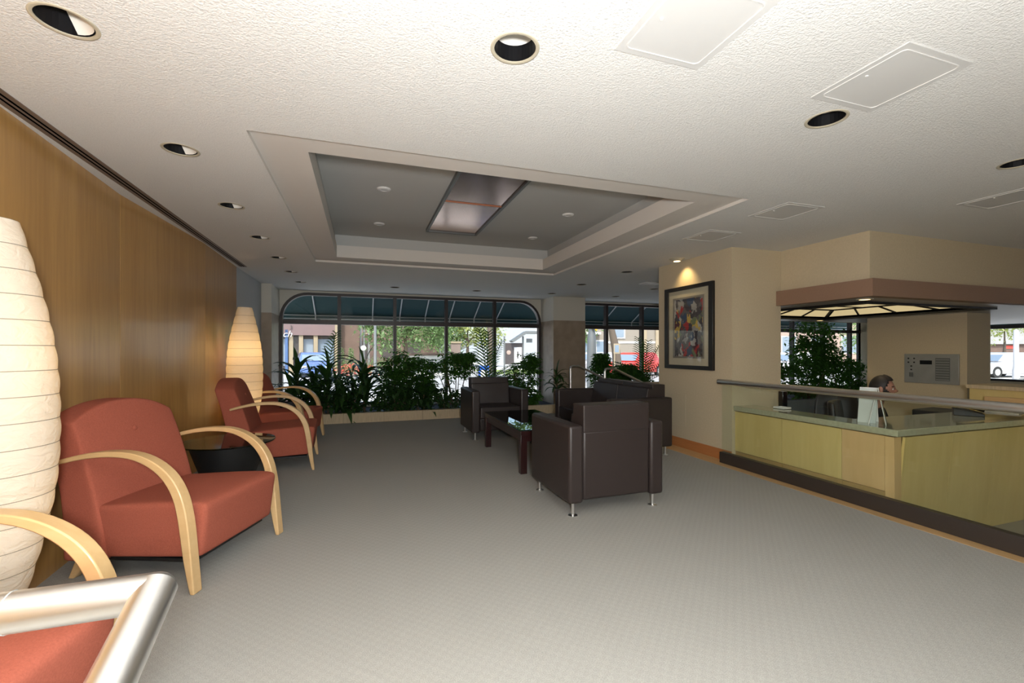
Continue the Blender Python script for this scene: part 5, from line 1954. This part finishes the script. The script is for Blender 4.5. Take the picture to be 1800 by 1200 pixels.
# beige apartment house and signs
x, y = at(1130, 33)
b = thing('apartment_house', (x, y, GZ), R(-20), 'beige apartment house with pale bays across the street', 'building')
MB().box(-5.2, 9, 0, 8, 0, 9).build('wall', 'beige_stucco', b)
MB().box(-5.2, 9, -0.04, 0, 2.05, 2.2).build('ledge', 'white_paint', b)
for x0, x1 in ((-0.2, 0.25), (0.9, 1.3)):
    MB().box(x0, x1, -0.15, 0, 0, 6).build('pilaster', 'cream_trim', b)
for k, (x0, x1, z0, z1_) in enumerate(((-4.6, -3.9, 0.3, 2.2), (-3.4, -2.8, 0.3, 2.2), (-2.2, -1.4, 2.5, 3.9), (1.7, 2.7, 2.35, 3.9), (3.3, 3.9, 2.35, 3.9), (5, 6.2, 2.35, 3.9))):
    f = MB().box(x0 - 0.1, x1 + 0.1, -0.06, 0, z0 - 0.1, z1_ + 0.1).build('window', 'white_paint', b)
    MB().box(x0, x1, -0.08, -0.06, z0, z1_).build('glass', 'pane_blue', f)
MB().box(-4.8, -3.2, -0.8, 0, 2.7, 2.85).build('balcony', 'white_paint', b)
MB().box(1.6, 8.9, -0.05, 0, 0.1, 1.7).build('garage_front', 'white_concrete', b)
x, y = at(1040, 15)
t = thing('traffic_sign_post', (x, y, GZ), 0, 'yellow diamond sign on a dark pole beside the far pillar', 'traffic sign')
MB().lathe([(0.16, 0), (0.16, 1.1), (0.14, 2.0), (0.09, 2.3), (0.05, 3.2)], n=12).build('pole', 'steel_dark', t, smooth=40)
o = MB().box(-0.16, 0.16, -0.01, 0.01, -0.16, 0.16).build('sign_plate', 'yellow', t)
o.location = (0.06, -0.2, 2.42)
o.rotation_euler = (0, R(45), 0)
x, y = at(1084, 20)
t = thing('street_notice', (x, y, GZ), R(-15), 'small framed notice board in front of the apartment house', 'sign')
MB().box(-0.14, 0.14, -0.02, 0.02, 1.4, 1.85).build('board', 'cream_trim', t)
MB().box(-0.09, 0.09, -0.03, -0.02, 1.46, 1.78).build('notice', 'pane_blue', t)
MB().box(-0.12, -0.08, -0.02, 0.02, 0, 1.4).build('post', 'cream_trim', t)

x, y = at(1440, 38)
b = thing('pink_house', (x + 6, y + 6, GZ), R(-32), 'pale pink building behind the ficus tree', 'building')
MB().box(-9, 9, 0, 6, 0, 8).build('wall', 'pale_pink', b)
for k in range(6):
    f = MB().box(-7.6 + 2.7 * k, -6.2 + 2.7 * k, -0.06, 0, 1.2, 3.0).build('window', 'white_paint', b)
    MB().box(-7.5 + 2.7 * k, -6.3 + 2.7 * k, -0.08, -0.06, 1.3, 2.9).build('glass', 'pane_blue', f)
x, y = at(1790, 48)
b = thing('brick_shed', (x, y, GZ), R(-45), 'low brown brick building with grey roof in the far right window', 'building')
MB().box(-7, 7, 0, 5, 0, 2.2).build('wall', 'brick_brown', b)
MB().box(-7.2, 7.2, -0.3, 5, 2.2, 3.6).build('roof', 'asphalt', b)
for k in range(3):
    MB().box(-4 + 3 * k, -3 + 3 * k, -0.05, 0, 1.7, 2.05).build('window', 'flower_red', b)
x, y = at(1786, 14.6)
t = thing('street_pole', (x, y, GZ), 0, 'pale metal pole outside the far right side window', 'pole')
MB().lathe([(0.09, 0), (0.09, 0.9), (0.07, 1.0), (0.06, 2.2), (0.0, 2.25)], n=12).build('mast', 'white_paint', t, smooth=60)
MB().lathe([(0.14, 0), (0.14, 0.06), (0.09, 0.08)], n=12).build('base', 'steel_dark', t)

# shrubs with flowers across the road and small conifers
x, y = at(630, 24.5)
t = thing('flower_bed', (x, y, GZ), 0, 'bed of red flowers and shrubs in front of the brick building', 'flower bed')
scatter_leaves('shrub', t, [(0, 0, 0.45, 1.2, 0.6, 0.45), (0.9, 0, 0.6, 0.7, 0.5, 0.6)], 900, 0.13, 'leaf_out', 61)
scatter_leaves('flowers', t, [(-0.2, -0.3, 0.5, 1.2, 0.5, 0.35)], 560, 0.12, 'flower_red', 62)
for i, (u, d) in enumerate(((617, 28.6), (600, 28.6))):
    x, y = at(u, d)
    t = thing('small_conifer', (x, y, GZ), 0, 'narrow conical conifer by the brick wall, %s of two' % ('right', 'left')[i], 'tree', 'small conifers by the brick wall')
    MB().tube([(0, 0, 0), (0, 0, 1.2)], 0.05, 6).build('trunk', 'bark', t)
    scatter_leaves('crown', t, [(0, 0, 0.5, 0.42, 0.4, 0.4), (0, 0, 0.95, 0.3, 0.3, 0.4), (0, 0, 1.4, 0.17, 0.17, 0.4)], 420, 0.12, 'leaf_out', 70 + i)
